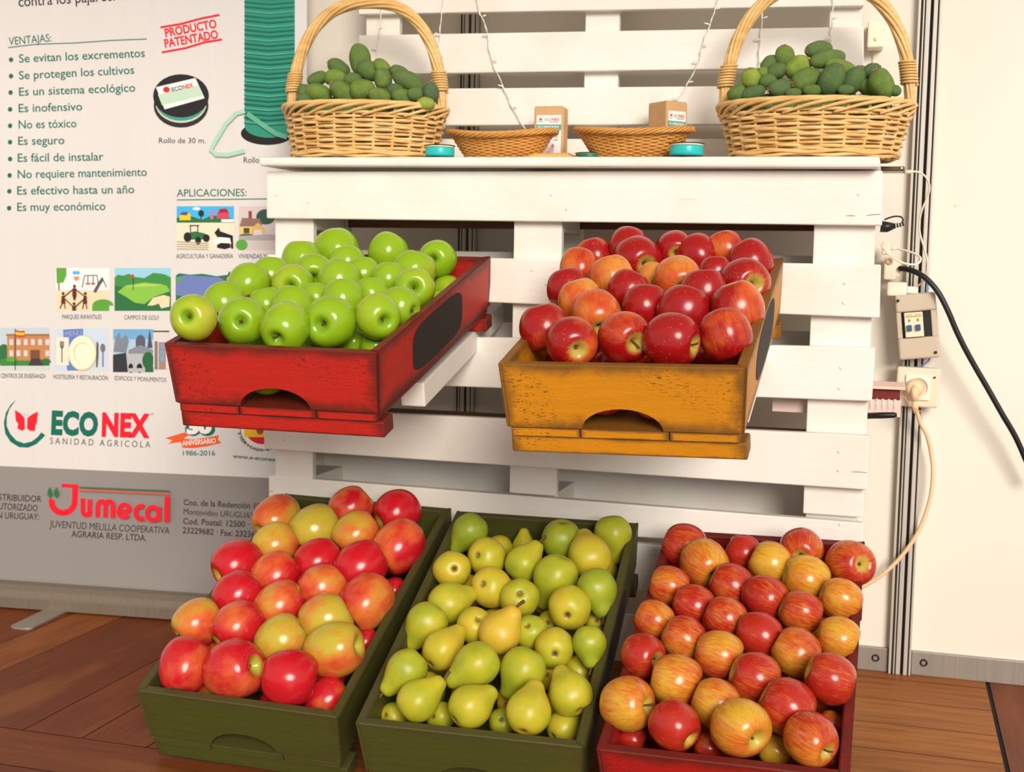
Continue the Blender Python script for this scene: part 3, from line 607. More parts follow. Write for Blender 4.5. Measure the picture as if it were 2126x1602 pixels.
# ---------------------------------------------------------------- upper pallet
up = thing('wooden_pallet', 'white painted slatted pallet standing behind the baskets, against the wall', 'pallet', (.62, .3, BT))
def U_(v): return Vector(v) - Vector((.62, .3, BT))
UY = .235
xl, xr = onY(744, 90, UY).x, onY(1793, 90, UY).x
for (ya, yb, ya2, yb2) in ((-75, 30, -110, 12), (73, 155, 55, 139), (185, 261, 176, 257), (288, 372, 288, 372)):
    q = [onY(744, yb, UY), onY(1793, yb2, UY), onY(1793, ya2, UY), onY(744, ya, UY)]
    if ya == 288: q[0].z = q[1].z = BT + .004
    bm = bmesh.new(); hexa(bm, [U_(p) for p in q] + [U_(p + Vector((0, .02, 0))) for p in q], .0025); mesh_obj('slat', bm, M['white'], up)
for xa, xb in ((onY(752, 60, UY).x, onY(822, 60, UY).x), (onY(1210, 60, UY).x, onY(1281, 60, UY).x), (onY(1720, 60, UY).x, onY(1788, 60, UY).x)):
    bm = bmesh.new(); add_box(bm, U_((xa, UY + .0202, BT + .004)), U_((xb, UY + .038, 1.5)), .002); mesh_obj('stringer_board', bm, M['white_side'], up)
    for z0 in (BT + .01, 1.38):
        bm = bmesh.new(); add_box(bm, U_((xa + .003, UY + .0382, z0)), U_((xb - .003, UY + .106, z0 + .08)), .002); mesh_obj('block', bm, M['white_side'], up)
for z0 in (1.05, 1.42):
    bm = bmesh.new(); add_box(bm, U_((xl + .01, UY + .1062, z0)), U_((xr - .01, UY + .125, z0 + .05)), .002); mesh_obj('rear_slat', bm, M['white_side'], up)
# ---------------------------------------------------------------- wicker baskets with handles
def oval_weave(bm, rx0, ry0, rx1, ry1, z0, z1, rows, nst, r, amp, curve=1.0, mat=0, sag=0.0, phase0=0):
    """weaver strands passing in front of and behind the stakes"""
    for k in range(rows):
        t = (k + .5) / rows; tt = t ** curve; a = rx0 + (rx1 - rx0) * tt; b = ry0 + (ry1 - ry0) * tt; z = z0 + (z1 - z0) * t
        pts = []; m = nst * 4
        for i in range(m):
            th = 2 * math.pi * i / m; o = amp * math.cos(nst * th / 2 * 1.0 + math.pi * (k + phase0)) if nst % 2 == 0 else amp * math.cos(nst * th / 2 + math.pi * k)
            zz = z + sag * (math.cos(2 * th)) * t + .0012 * math.sin(3 * th + k * 1.7)
            pts.append(((a + o) * math.cos(th), (b + o) * math.sin(th), zz))
        add_tube(bm, pts, r * (1 + .12 * math.sin(k * 2.3)), 6, mat, closed=True)
def basket(label, cx, cy, cz, tilt, a1, a0, hz, hh, yaw=0.0):
    t = thing('wicker_basket', label, 'basket', (cx, cy, cz), (0, tilt, yaw), 'handled wicker baskets of green fruit')
    b1, b0 = a1 * .64, a0 * .66; nst = 24
    bm = bmesh.new(); oval_weave(bm, a0, b0, a1, b1, .010, hz * .82, 12, nst, .0033, .0046, .8); mesh_obj('weave', bm, M['wicker'], t, True)
    bm = bmesh.new()
    for i in range(nst):
        th = 2 * math.pi * (i + .5) / nst; pts = []
        for k in range(6):
            q = k / 5; tt = q ** .8; pts.append(((a0 + (a1 - a0) * tt) * math.cos(th), (b0 + (b1 - b0) * tt) * math.sin(th), .004 + q * (hz - .004)))
        add_tube(bm, pts, .0032, 6)
    mesh_obj('stakes', bm, M['wicker'], t, True)
    bm = bmesh.new()                                        # braided border of long overlapping rods
    for i in range(nst):
        pts = []
        for k in range(13):
            q = k / 12; th = 2 * math.pi * (i + .5 - q * 3.6) / nst
            rad = .004 + .007 * math.sin(math.pi * min(1, q * 1.15)) ; zz = hz * .985 - .026 * q + .008 * math.sin(math.pi * q * 1.0)
            if q < .12: rad = -.003 + q * .06
            pts.append(((a1 + rad) * math.cos(th), (b1 + rad) * math.sin(th), zz))
        add_tube(bm, pts, [.0050 * (1 - .45 * k / 12) for k in range(13)], 6)
    mesh_obj('border', bm, M['wicker'], t, True)
    bm = bmesh.new()                                        # foot rim and woven floor
    for k, (e, zz) in enumerate(((.004, .004), (.007, .009), (.002, .011))):
        add_tube(bm, [((a0 + e) * math.cos(2 * math.pi * i / 60), (b0 + e) * math.sin(2 * math.pi * i / 60), zz + .002 * math.sin(i * .9 + k * 2)) for i in range(60)], .0036, 6, closed=True)
    for k in range(1, 14):
        f = k / 14; add_tube(bm, [(a0 * f * math.cos(2 * math.pi * i / 40), b0 * f * math.sin(2 * math.pi * i / 40), .006 + .0015 * math.sin(i * math.pi / 2 + k * math.pi)) for i in range(40)], .0042, 5, closed=True)
    mesh_obj('base_weave', bm, M['wicker'], t, True)
    bm = bmesh.new(); ns = 8                                # twisted handle
    def arch(u): # u 0..1
        ph = math.pi * (1 - u); return Vector((a1 * 1.0 * math.copysign(abs(math.cos(ph)) ** .82, math.cos(ph)), 0, hz * .8 + (hh - hz * .8) * math.sin(ph) ** .86))
    for s in range(ns):
        pts = []
        for i in range(61):
            u = i / 60; p = arch(u); q = arch(min(u + .01, 1)) - arch(max(u - .01, 0)); q.normalize(); nrm = Vector((-q.z, 0, q.x)); bn = Vector((0, 1, 0))
            ph = 2 * math.pi * s / ns + u * 8.5; rr = .0085 if .10 < u < .90 else .0070
            pts.append(p + nrm * rr * math.cos(ph) + bn * rr * math.sin(ph))
        add_tube(bm, pts, .0040, 6)
    mesh_obj('handle', bm, M['wicker'], t, True)
    for sd in (0, 1):
        bm = bmesh.new(); pts = []
        for i in range(8 * 14 + 1):
            f = i / (8 * 14); u = .055 + f * .055; u = u if sd == 0 else 1 - u; p = arch(u); ph = i / 14 * 2 * math.pi
            pts.append(p + Vector((math.cos(ph) * .0142, math.sin(ph) * .0142, 0)))
        add_tube(bm, pts, .0026, 5); mesh_obj('handle_binding', bm, M['wicker'], t, True)
    return t
BKY = .098
bL = basket('handled wicker basket of green fruit standing at the left end of the shelf board', .172, BKY, board_z(.172) + .003, math.radians(1.0), .166, .150, .109, .318)
bR = basket('handled wicker basket of green fruit overhanging the right end of the shelf board', 1.073, BKY, board_z(1.073) + .003, math.radians(.2), .168, .148, .103, .322)

# ---------------------------------------------------------------- two small bread bowls
def bowl(label, cx, cy, a1, a0, hz, sg, yaw):
    t = thing('wicker_bowl', label, 'bowl', (cx, cy, board_z(cx) + .002), (0, 0, yaw), 'small wicker bowls')
    b1, b0 = a1 * .62, a0 * .6; nst = 36
    def sagz(th, q): return sg * math.cos(2 * th) * q ** 2
    bm = bmesh.new()
    for k in range(15):
        q = (k + .5) / 15; a = a0 + (a1 - a0) * q; b = b0 + (b1 - b0) * q; pts = []
        for i in range(nst * 4):
            th = 2 * math.pi * i / (nst * 4); o = .0018 * math.cos(nst * th / 2 + math.pi * k)
            pts.append(((a + o) * math.cos(th), (b + o) * math.sin(th), .003 + q * hz * .88 + sagz(th, q)))
        add_tube(bm, pts, .0021, 5, closed=True)
    mesh_obj('weave', bm, M['wicker2'], t, True)
    bm = bmesh.new()
    for i in range(nst):
        th = 2 * math.pi * (i + .5) / nst
        add_tube(bm, [((a0 + (a1 - a0) * q) * math.cos(th), (b0 + (b1 - b0) * q) * math.sin(th), .002 + q * hz * .9 + sagz(th, q)) for q in (0, .25, .5, .75, 1)], .0022, 5)
    mesh_obj('stakes', bm, M['wicker2'], t, True)
    bm = bmesh.new()
    for s in range(5):
        pts = []
        for i in range(120):
            th = 2 * math.pi * i / 120; ph = 2 * math.pi * s / 5 + th * 9; e = .003 + .0042 * math.cos(ph)
            pts.append(((a1 + e) * math.cos(th), (b1 + e) * math.sin(th), hz * .93 + .0042 * math.sin(ph) + sagz(th, 1)))
        add_tube(bm, pts, .0027, 5, closed=True)
    mesh_obj('rim', bm, M['wicker2'], t, True)
    bm = bmesh.new()
    for k in range(0, 11):
        f = (k + .5) / 11; add_tube(bm, [(a0 * f * math.cos(2 * math.pi * i / 40), b0 * f * math.sin(2 * math.pi * i / 40), .0035) for i in range(40)], .0036, 5, closed=True)
    mesh_obj('base_weave', bm, M['wicker2'], t, True)
def midx(pa, pb, Y): return (onY(pa, 300, Y).x + onY(pb, 300, Y).x) / 2
bowl('small oval wicker bowl in front of the upright cardboard carton', midx(935, 1150, .06), .062, .105, .070, .052, .006, .0)
bowl('small oval wicker bowl on the right with a teal ribbon spool touching it', midx(1205, 1427, .06), .062, .108, .072, .055, .005, math.radians(3))

# ---------------------------------------------------------------- ribbon spools, card, green lid
def spool(label, px, py, Y, r, h, col, tl=0.0):
    p = onY(px, 322, Y); t = thing('ribbon_spool', label, 'spool', (p.x, Y, board_z(p.x) + .0012), (tl, 0, 0))
    for z in (0, h - .0014):
        bm = bmesh.new(); add_lathe(bm, [(0, z), (r, z), (r * 1.01, z + .0007), (r, z + .0014), (0, z + .0014)], 40); mesh_obj('flange', bm, M['black'], t)
    bm = bmesh.new(); add_lathe(bm, [(r * .5, .0015), (r * .93, .0015), (r * .95, h * .3), (r * .955, h * .7), (r * .93, h * .80), (r * .5, h * .82)], 40); mesh_obj('ribbon_winding', bm, col, t)
    bm = bmesh.new(); add_lathe(bm, [(r * .5, h * .825), (r * .95, h * .825), (r * .96, h - .0015), (r * .5, h - .0015)], 40); mesh_obj('cream_ribbon', bm, M['cream'], t)
spool('turquoise ribbon spool with black flanges beside the left fruit basket', 913, 318, .005, .0300, .0235, M['teal'])
spool('turquoise ribbon spool with black flanges in front of the right wicker bowl', 1425, 318, .002, .0325, .0250, M['teal'])
spool('dark green ribbon spool mostly hidden at the left foot of the right wicker bowl', 1222, 322, .045, .0260, .012, flat(20, 110, 88, .4))
bm = bmesh.new(); p = onY(1150, 322, .02)
add_prism(bm, [(-.044, 0), (-.04, .0010), (-.028, .0052), (.034, .0056), (.046, .0008), (.046, 0)], -.03, .03, 0)
add_prism(bm, [(-.046, -.0004), (-.028, .0054), (.036, .0060), (.049, .0008), (.048, .0016), (.036, .0072), (-.029, .0066), (-.047, .0008)], -.031, .031, 1)
tag(mesh_obj('folded_card', bm, [flat(206, 170, 110, .6), flat(236, 178, 40, .5)], None, loc=(p.x, .02, board_z(p.x) + .0016)), 'small yellow edged folded card lying between the two wicker bowls', 'card')

# ---------------------------------------------------------------- kraft cartons with printed labels
def label_on(parent, w, h, z0, y, full):
    bm = bmesh.new(); m = [flat(244, 232, 228, .5), flat(66, 160, 150, .5), flat(226, 60, 60, .5), flat(130, 170, 150, .5), flat(110, 100, 100, .5), flat(200, 186, 186, .5), flat(170, 140, 140, .5)]
    def q(pts, mi, l):
        f = bm.faces.new([bm.verts.new((x * w, y - .0003 * l, z0 + zz * h)) for x, zz in pts]); f.material_index = mi
    q([(-.5, 0), (.5, 0), (.5, 1), (-.5, 1)], 0, 1); q([(-.5, .665), (.5, .665), (.5, .795), (-.5, .795)], 1, 2)
    q([(-.40, .925), (-.36, .945), (-.34, .915), (-.32, .945), (-.27, .925), (-.30, .875), (-.34, .895), (-.38, .875)], 2, 2)
    q([(-.46, .89), (-.42, .855), (-.33, .84), (-.25, .86), (-.22, .885), (-.26, .875), (-.33, .855), (-.41, .872)], 3, 2)
    if full:
        q([(-.2, .10), (.0, .22), (.12, .32), (.2, .33), (.23, .26), (.2, .14), (.1, .05), (-.12, .04)], 5, 2); q([(-.15, .1), (.02, .2), (.04, .12)], 6, 3); q([(.1, .3), (.14, .36), (.21, .37), (.24, .31), (.2, .28)], 6, 3)
    items = [('ECO', -.16, .12, .875, .06, 3), ('NEX', .13, .44, .875, .06, 2), ('sanidad agricola', .0, .4, .84, .02, 4), ('ECOBIRDNEX', -.44, .42, .715, .05, 0)]
    if full: items += [('500 m.', -.22, .20, .60, .05, 4), ('Tira', .2, .38, .50, .04, 4), ('aves', .2, .38, .44, .04, 4)]
    for txt, xa, xb, zz, cp, mi in items:
        vs, fs = text_tris(txt, .015); x0 = min(v.x for v in vs); x1 = max(v.x for v in vs)
        bv = [bm.verts.new(((xa + (xb - xa) * (v.x - x0) / (x1 - x0)) * w, y - .0010, z0 + (zz + v.y / CAPH * cp) * h)) for v in vs]
        for fc in fs:
            try: f = bm.faces.new([bv[i] for i in fc]); f.material_index = mi
            except ValueError: pass
    mesh_obj('printed_label', bm, m, parent)
def carton(label, px, Y, w, d, h, yaw, lean, full):
    p = onY(px, 318, Y); t = thing('cardboard_carton', label, 'carton', (p.x, Y, board_z(p.x) + .002), (lean, 0, yaw))
    bm = bmesh.new(); add_box(bm, (-w / 2, -d / 2, 0), (w / 2, d / 2, h), .0025); mesh_obj('carton_body', bm, M['card'], t)
    bm = bmesh.new(); add_prism(bm, [(-w / 2 + .001, h), (w / 2 - .002, h), (w / 2 - .004, h + .0012), (-w / 2 + .003, h + .0012)], -d / 2 + .002, d / 2 - .001); mesh_obj('top_flap', bm, M['card'], t)
    label_on(t, w * .82, h * .80, h * .05, -d / 2 - .0002, full); return t
carton('upright kraft carton with a full white label behind the left wicker bowl', 1143, .165, .061, .045, .112, math.radians(4), 0, True)
carton('kraft carton turned cornerwise behind the right wicker bowl', 1384, .165, .052, .058, .118, math.radians(48), 0, False)

# ---------------------------------------------------------------- fairy light strings on the upper pallet
def string_light(label, px, Y=.228):
    pts = [onY(x, y, Y) for x, y in px]; sp = spline(pts, 8); t = thing('string_light', label, 'string light', pts[0], None, 'fairy light strings on the upper pallet')
    bm = bmesh.new(); o = pts[0]
    add_tube(bm, [q - o for q in sp], .0009, 6); add_tube(bm, [q - o + Vector((.0014 * math.sin(i * 1.1), -.001, .0014 * math.cos(i * 1.1))) for i, q in enumerate(sp)], .0007, 6)
    mesh_obj('wire', bm, M['wirec'], t, True)
    for i in range(4, len(sp) - 1, 7):
        d = 1 if (i // 7) % 2 else -1; b = sp[i] - o; bm = bmesh.new()
        add_tube(bm, [b, b + Vector((.005 * d, -.002, .002)), b + Vector((.011 * d, -.003, .003))], [.0012, .0016, .0012], 6); mesh_obj('bulb', bm, M['bulb'], t, True)
n = NT('clear_wire'); M['wirec'] = n.out((.84, .79, .71), .2, .6); n = NT('clear_bulb'); M['bulb'] = n.out((.9, .86, .8), .1, .6)
string_light('fairy light string sloping down to the upright carton', [(986, -40), (994, 20), (1010, 60), (1020, 120), (1045, 180), (1068, 230), (1102, 285)])
string_light('fairy light string sloping down behind the cornerwise carton', [(1500, -40), (1488, 8), (1478, 40), (1460, 90), (1450, 130), (1425, 178), (1405, 212)])
string_light('fairy light string hanging behind the right handle of the left basket', [(926, -40), (919, 10), (914, 60), (911, 110), (905, 170), (902, 205)])
string_light('fairy light string hanging just inside the left arch of the right basket', [(1590, -40), (1584, 20), (1580, 70), (1576, 125), (1572, 170)])
string_light('fairy light string hanging at the right end of the upper pallet', [(1734, -40), (1729, 20), (1726, 70), (1728, 110), (1733, 150)])
string_light('fairy light string hanging at the left end of the upper pallet', [(792, -40), (790, 40), (784, 90), (780, 140), (778, 170)])

# ---------------------------------------------------------------- fruit crates
KS = .995
CW, CL, CH, TH = .3563 * KS, .6149 * KS, .0980 * KS, .0155
def rotm(yaw, tilt, roll): return Matrix.Rotation(yaw, 4, 'Z') @ Matrix.Rotation(tilt, 4, 'X') @ Matrix.Rotation(roll, 4, 'Y')
CR_ = {'gl': ((.2361, -.2904, .2403), (.0304, .3826, .0252), 'green'), 'gm': ((.6249, -.3054, .2408), (.0638, .3723, .0069), 'green'), 'rr': ((1.0202, -.311, .2435), (.0013, .3498, -.0158), 'red2'),
       'rt': ((.3105, -.3036, .7748), (.0275, .2453, .0059), 'red'), 'yt': ((.8602, -.304, .7717), (.0099, .2563, -.0209), 'yellow')}
CM = {k: Matrix.Translation(CAM + (Vector(p) - CAM) * KS) @ rotm(*r) for k, (p, r, c) in CR_.items()}
CLAB = {'gl': 'olive green fruit crate on the floor at the left, holding pink-red apples', 'gm': 'olive green fruit crate in the middle of the floor row, holding pears', 'rr': 'red fruit crate on the floor at the right, holding striped apples',
        'rt': 'red fruit crate raised on white arms, holding green apples', 'yt': 'mustard yellow fruit crate raised on white arms, holding dark red apples'}
for k, (p, r, c) in CR_.items():
    t = thing('fruit_crate', CLAB[k], 'crate'); t.matrix_world = CM[k]; mx, my = M['crate_x_' + c], M['crate_y_' + c]
    w, l, h = CW / 2, CL / 2, CH
    def panel(y0, y1, notch, nm):
        pl = [(-w + .004 - 0, 0), (w - .004, 0), (w - .010, -h)]
        if notch:
            for i in range(15):
                a = math.pi * i / 14; pl.append((.059 * math.cos(a), -h + .033 * math.sin(a) if 0 < i < 14 else -h))
        pl.append((-w + .010, -h))
        bm = bmesh.new(); add_prism(bm, pl, y0, y1); bmesh.ops.bevel(bm, geom=[e for e in bm.edges if abs(e.calc_length()) > .05], offset=.0015, segments=1, affect='EDGES'); mesh_obj(nm, bm, mx, t)
    panel(-l, -l + TH, True, 'front_board'); panel(l - TH, l, False, 'back_board')
    for s in (-1, 1):
        bm = bmesh.new()
        q = [Vector((s * (w - TH), -l + TH * .5, .002)), Vector((s * w, -l - .001, .002)), Vector((s * w, l + .001, .002)), Vector((s * (w - TH), l - TH * .5, .002))]
        b = [Vector((v.x - s * .006, v.y, -h)) for v in q]
        for v in q[:1] + q[3:]: pass
        vt = [bm.verts.new(v) for v in q]; vb = [bm.verts.new(v) for v in b]
        bm.faces.new(vt); bm.faces.new(vb[::-1])
        for i in range(4): bm.faces.new((vt[i], vt[(i + 1) % 4], vb[(i + 1) % 4], vb[i]))
        bmesh.ops.recalc_face_normals(bm, faces=bm.faces[:]); bmesh.ops.bevel(bm, geom=bm.edges[:], offset=.0018, segments=2, affect='EDGES'); sp = mesh_obj('side_board', bm, my, t)
        if s == 1 and k in ('rt', 'yt', 'rr', 'gm'):
            # painted chalkboard oval on the outer face
            y0, y1, za, zb = ((-.152, .118, -.090, -.010) if k == 'rt' else (-.165, .14, -.088, -.008)); bm = bmesh.new(); pts = []
            cyv, czv, ry, rz = (y0 + y1) / 2, (za + zb) / 2, (y1 - y0) / 2, (zb - za) / 2
            for i in range(40):
                a = 2 * math.pi * i / 40; e = .45 if k == 'rt' else .75
                pts.append((cyv + ry * math.copysign(abs(math.cos(a)) ** e, math.cos(a)), czv + rz * math.copysign(abs(math.sin(a)) ** e, math.sin(a))))
            fx = lambda z: w - .006 * (-z / h)
            A = [bm.verts.new((fx(z) + .0006, y, z)) for y, z in pts]; B = [bm.verts.new((fx(z) - .001, y, z)) for y, z in pts]; bm.faces.new(A)
            for i in range(40): bm.faces.new((A[i], B[i], B[(i + 1) % 40], A[(i + 1) % 40]))
            mesh_obj('chalk_patch', bm, M['chalk'], sp)
    for xa, xb in ((-w + .012, -.063), (-.0615, .066), (.0675, w - .012)):
        bm = bmesh.new(); add_box(bm, (xa, -l + .001, -h - .0135), (xb, l - .001, -h - .0005), .0012); mesh_obj('base_plank', bm, mx, t)
    for y0 in (-l + .004, l - .046):
        bm = bmesh.new(); add_box(bm, (-w + .010, y0, -h - (.040 if k in ('rt', 'yt') else .043)), (w - .002, y0 + .042, -h - .0138), .003); mesh_obj('runner', bm, mx, t)
# white arms carrying the two upper crates
for k in ('rt', 'yt'):
    for lx in (-.115, .128):
        bm = bmesh.new(); add_box(bm, (lx - .022, -CL / 2 + .262, -CH - .085), (lx + .022, CL / 2 + .17, -CH - .0408), .003)
        for v in bm.verts: v.co = P_(CM[k] @ v.co)
        mesh_obj('support_arm', bm, M['white_side'], pal)

# ---------------------------------------------------------------- fruit meshes
def catmull(pr, n):
    out = []
    for i in range(len(pr) - 1):
        p0, p1, p2, p3 = pr[max(i - 1, 0)], pr[i], pr[i + 1], pr[min(i + 2, len(pr) - 1)]
        for k in range(n):
            t = k / n; out.append(tuple(max(0.0, v) if j == 0 else v for j, v in enumerate(.5 * ((2 * p1[j]) + (p2[j] - p0[j]) * t + (2 * p0[j] - 5 * p1[j] + 4 * p2[j] - p3[j]) * t * t + (3 * p1[j] - p0[j] - 3 * p2[j] + p3[j]) * t ** 3) for j in (0, 1))))
    out.append(pr[-1]); return out
APR = [(0, .52), (.05, .545), (.13, .67), (.25, .80), (.40, .86), (.58, .82), (.78, .64), (.92, .38), (.99, .08), (.975, -.22), (.88, -.52), (.72, -.74), (.55, -.86), (.40, -.90), (.27, -.875), (.15, -.79), (.06, -.74), (0, -.735)]
PPR = [(0, -.83), (.07, -.845), (.16, -.90), (.30, -.925), (.55, -.85), (.80, -.62), (.96, -.28), (1.0, .05), (.94, .36), (.80, .66), (.63, .93), (.50, 1.15), (.42, 1.34), (.33, 1.50), (.20, 1.60), (.08, 1.61), (0, 1.59)]
def apple_mesh(name, mat, tall, seed):
    r = random.Random(seed); bm = bmesh.new(); ph = r.random() * 6.28; sh = r.uniform(-.07, .07); lob = r.uniform(.012, .028); tp = r.uniform(.02, .06)
    def f(v):
        a = math.atan2(v.y, v.x); k = 1 + lob * math.cos(5 * a + ph) * (.35 + .65 * max(0, -v.z)) + .015 * math.cos(2 * a + ph * 2); k *= 1 + tp * v.z
        return Vector((v.x * k + sh * v.z, v.y * k, v.z * tall * (1 + .03 * math.cos(a + ph))))
    add_lathe(bm, catmull(APR, 2), 36, 0, None, f); me = bpy.data.meshes.new(name); bmesh.ops.recalc_face_normals(bm, faces=bm.faces[:]); bm.to_mesh(me); bm.free(); me.materials.append(mat)
    for p in me.polygons: p.use_smooth = True
    return me
def pear_mesh(name, mat, seed, bend, fat):
    r = random.Random(seed); bm = bmesh.new(); ph = r.random() * 6
    def f(v):
        a = math.atan2(v.y, v.x); k = 1 + .025 * math.cos(2 * a + ph) + .018 * math.cos(5 * a + ph)
        zz = v.z if v.z < .2 else .2 + (v.z - .2) * fat
        return Vector((v.x * k + bend * max(0, zz) ** 2, v.y * k, zz))
    add_lathe(bm, catmull(PPR, 2), 36, 0, None, f); me = bpy.data.meshes.new(name); bmesh.ops.recalc_face_normals(bm, faces=bm.faces[:]); bm.to_mesh(me); bm.free(); me.materials.append(mat)
    for p in me.polygons: p.use_smooth = True
    return me, Vector((bend * (.2 + 1.39 * fat) ** 2, 0, .2 + 1.39 * fat))
def feijoa_mesh(seed):
    r = random.Random(seed); bm = bmesh.new(); ph = r.random() * 6; bl = r.uniform(-.08, .08); pw = r.uniform(.42, .58)
    pr = [(math.sin(math.pi * i / 18) ** (pw + .35), -1.45 * math.cos(math.pi * i / 18)) for i in range(19)]; pr[0] = (0, -1.45); pr[-1] = (0, 1.45)
    def f(v):
        a = math.atan2(v.y, v.x); k = 1 + .03 * math.cos(3 * a + ph) + .05 * mnoise.noise(Vector((v.x * 1.5, v.y * 1.5, v.z * 1.2 + seed)))
        return Vector((v.x * k + bl * v.z * v.z, v.y * k, v.z))
    add_lathe(bm, pr, 24, 0, None, f); me = bpy.data.meshes.new('feijoa'); bmesh.ops.recalc_face_normals(bm, faces=bm.faces[:]); bm.to_mesh(me); bm.free(); me.materials.append(M['feijoa'])
    for p in me.polygons: p.use_smooth = True
    return me
def tube_mesh(name, pts, r, mat, n=7):
    bm = bmesh.new(); add_tube(bm, spline(pts, 4), r if not isinstance(r, tuple) else [r[0] + (r[1] - r[0]) * i / ((len(pts) - 1) * 4) for i in range((len(pts) - 1) * 4 + 1)], n)
    me = bpy.data.meshes.new(name); bm.to_mesh(me); bm.free(); me.materials.append(mat)
    for p in me.polygons: p.use_smooth = True
    return me
def calyx_mesh(name, mat, rr, z, out):
    bm = bmesh.new()
    for i in range(5):
        a = 2 * math.pi * i / 5 + .2; c, s = math.cos(a), math.sin(a)
        add_tube(bm, [(c * rr * .25, s * rr * .25, z), (c * rr * .7, s * rr * .7, z - out * .55), (c * rr, s * rr, z - out * .6 - .02)], [rr * .22, rr * .18, rr * .05], 5)
    add_lathe(bm, [(0, z - out * .2), (rr * .35, z - out * .15), (rr * .4, z + .03)], 8)
    me = bpy.data.meshes.new(name); bmesh.ops.recalc_face_normals(bm, faces=bm.faces[:]); bm.to_mesh(me); bm.free(); me.materials.append(mat); return me
APM = {k: [apple_mesh(nm, M[k], tl, i * 7 + 3 + len(nm)) for i in range(5)] for k, nm, tl in (('granny', 'green_apple', 1.0), ('redapple', 'red_apple', 1.06), ('pink', 'pink_apple', 1.10), ('gala', 'striped_apple', 1.02))}
ASTEM = [tube_mesh('stem', [(0, 0, .50), (.01, 0, .70), (.05 + .03 * i, .02, .90), (.13 + .05 * i, .03, 1.04)], (.030, .042), M['stem']) for i in range(2)]
ASTUB = tube_mesh('stem', [(0, 0, .50), (.01, 0, .60), (.03, .01, .68)], (.035, .05), M['stem'])
ACAL = calyx_mesh('calyx', M['calyx'], .13, -.80, .06)
PRM = [pear_mesh('pear', M['pear'], i, b, ft) for i, (b, ft) in enumerate(((.0, 1.0), (.07, .95), (-.06, .9), (.13, 1.02)))]
PCAL = calyx_mesh('calyx', M['calyx'], .15, -.84, .05)
FJM = [feijoa_mesh(i) for i in range(6)]
FCAL = calyx_mesh('calyx', M['fcalyx'], .26, -1.40, .22)

def part(name, me, parent):
    o = bpy.data.objects.new(name, me); COL.objects.link(o); o.parent = parent; return o
def imgvec(dx, dy, tw): return (RIGHT * dx - UP * dy - FWD * tw)
def frame(axis, spin):
    z = axis.normalized(); a = Vector((0, 0, 1)) if abs(z.z) < .9 else Vector((1, 0, 0)); x = a.cross(z).normalized(); y = z.cross(x)
    R = Matrix((x, y, z)).transposed().to_4x4(); return R @ Matrix.Rotation(spin, 4, 'Z')
class Fruit: pass
def place_set(ck, crop, rows, hbase=.012, lower=-.046, grp=None):
    """each entry: crop px of the centre, px radius, axis hint; the fruit stands where that line of sight meets the heap's surface"""
    ox, oy, sc = crop; Mx = CM[ck]; nrm = (Mx.to_3x3() @ Vector((0, 0, 1))); out = []
    for ri, row in enumerate(rows):
        for ci, e in enumerate(row):
            F = Fruit(); F.row, F.col, F.rown = ri, ci, len(row); F.e = e; F.low = 'L' in e[3]
            px, py, r = ox + e[0] / sc, oy + e[1] / sc, e[2] / sc; h = lower if F.low else hbase
            h += .014 * e[3].count('H')
            F.d = ray(px, py); lim = CM[ck] @ Vector((0, 0, h)); lam = (lim - CAM).dot(nrm) / F.d.dot(nrm); F.l = F.l0 = lam; F.k = r / FPX; F.ck = ck; out.append(F)
    return out
def settle(Fs, slack=.93, its=60, lim=.028, clampy=True):
    for _ in range(its):
        for i, a in enumerate(Fs):
            for b in Fs[i + 1:]:
                pa, pb = CAM + a.d * a.l, CAM + b.d * b.l; need = slack * (a.k * a.l + b.k * b.l); dd = (pa - pb).length
                if dd < need:
                    s = (need - dd) * .35; f, g = (a, b) if a.l - .25 * a.e[1] * 0 < b.l else (b, a)
                    f.l = max(f.l - s, f.l0 - lim); g.l = min(g.l + s, g.l0 + lim)
    for F in Fs:
        if clampy:
            for _ in range(6):
                y = (CAM + F.d * F.l).y + F.k * F.l * 1.02
                if y > -.004: F.l -= (y + .004) / F.d.y * .8
        F.p = CAM + F.d * F.l; F.R = F.k * F.l
        if getattr(F, 'low', False):
            lp = CM[F.ck].inverted() @ F.p; F.R = max(.022, min(F.R, CW / 2 - TH - .006 - abs(lp.x), CL / 2 - TH - .003 - abs(lp.y)))
ORD = ['first', 'second', 'third', 'fourth', 'fifth', 'sixth', 'seventh', 'eighth', 'ninth', 'tenth']
def spot(F, nrows):
    rw = 'front row' if F.row == 0 else 'back row' if F.row == nrows - 1 else ORD[F.row] + ' row from front'
    if F.rown == 1: c = 'alone'
    elif F.col == 0: c = 'leftmost'
    elif F.col == F.rown - 1: c = 'rightmost'
    else: c = ORD[F.col] + ' from left'
    return c, rw
def fit16(*opts):
    for s in opts:
        if len(s.replace('-', ' ').split()) <= 16: return s
    return opts[-1]
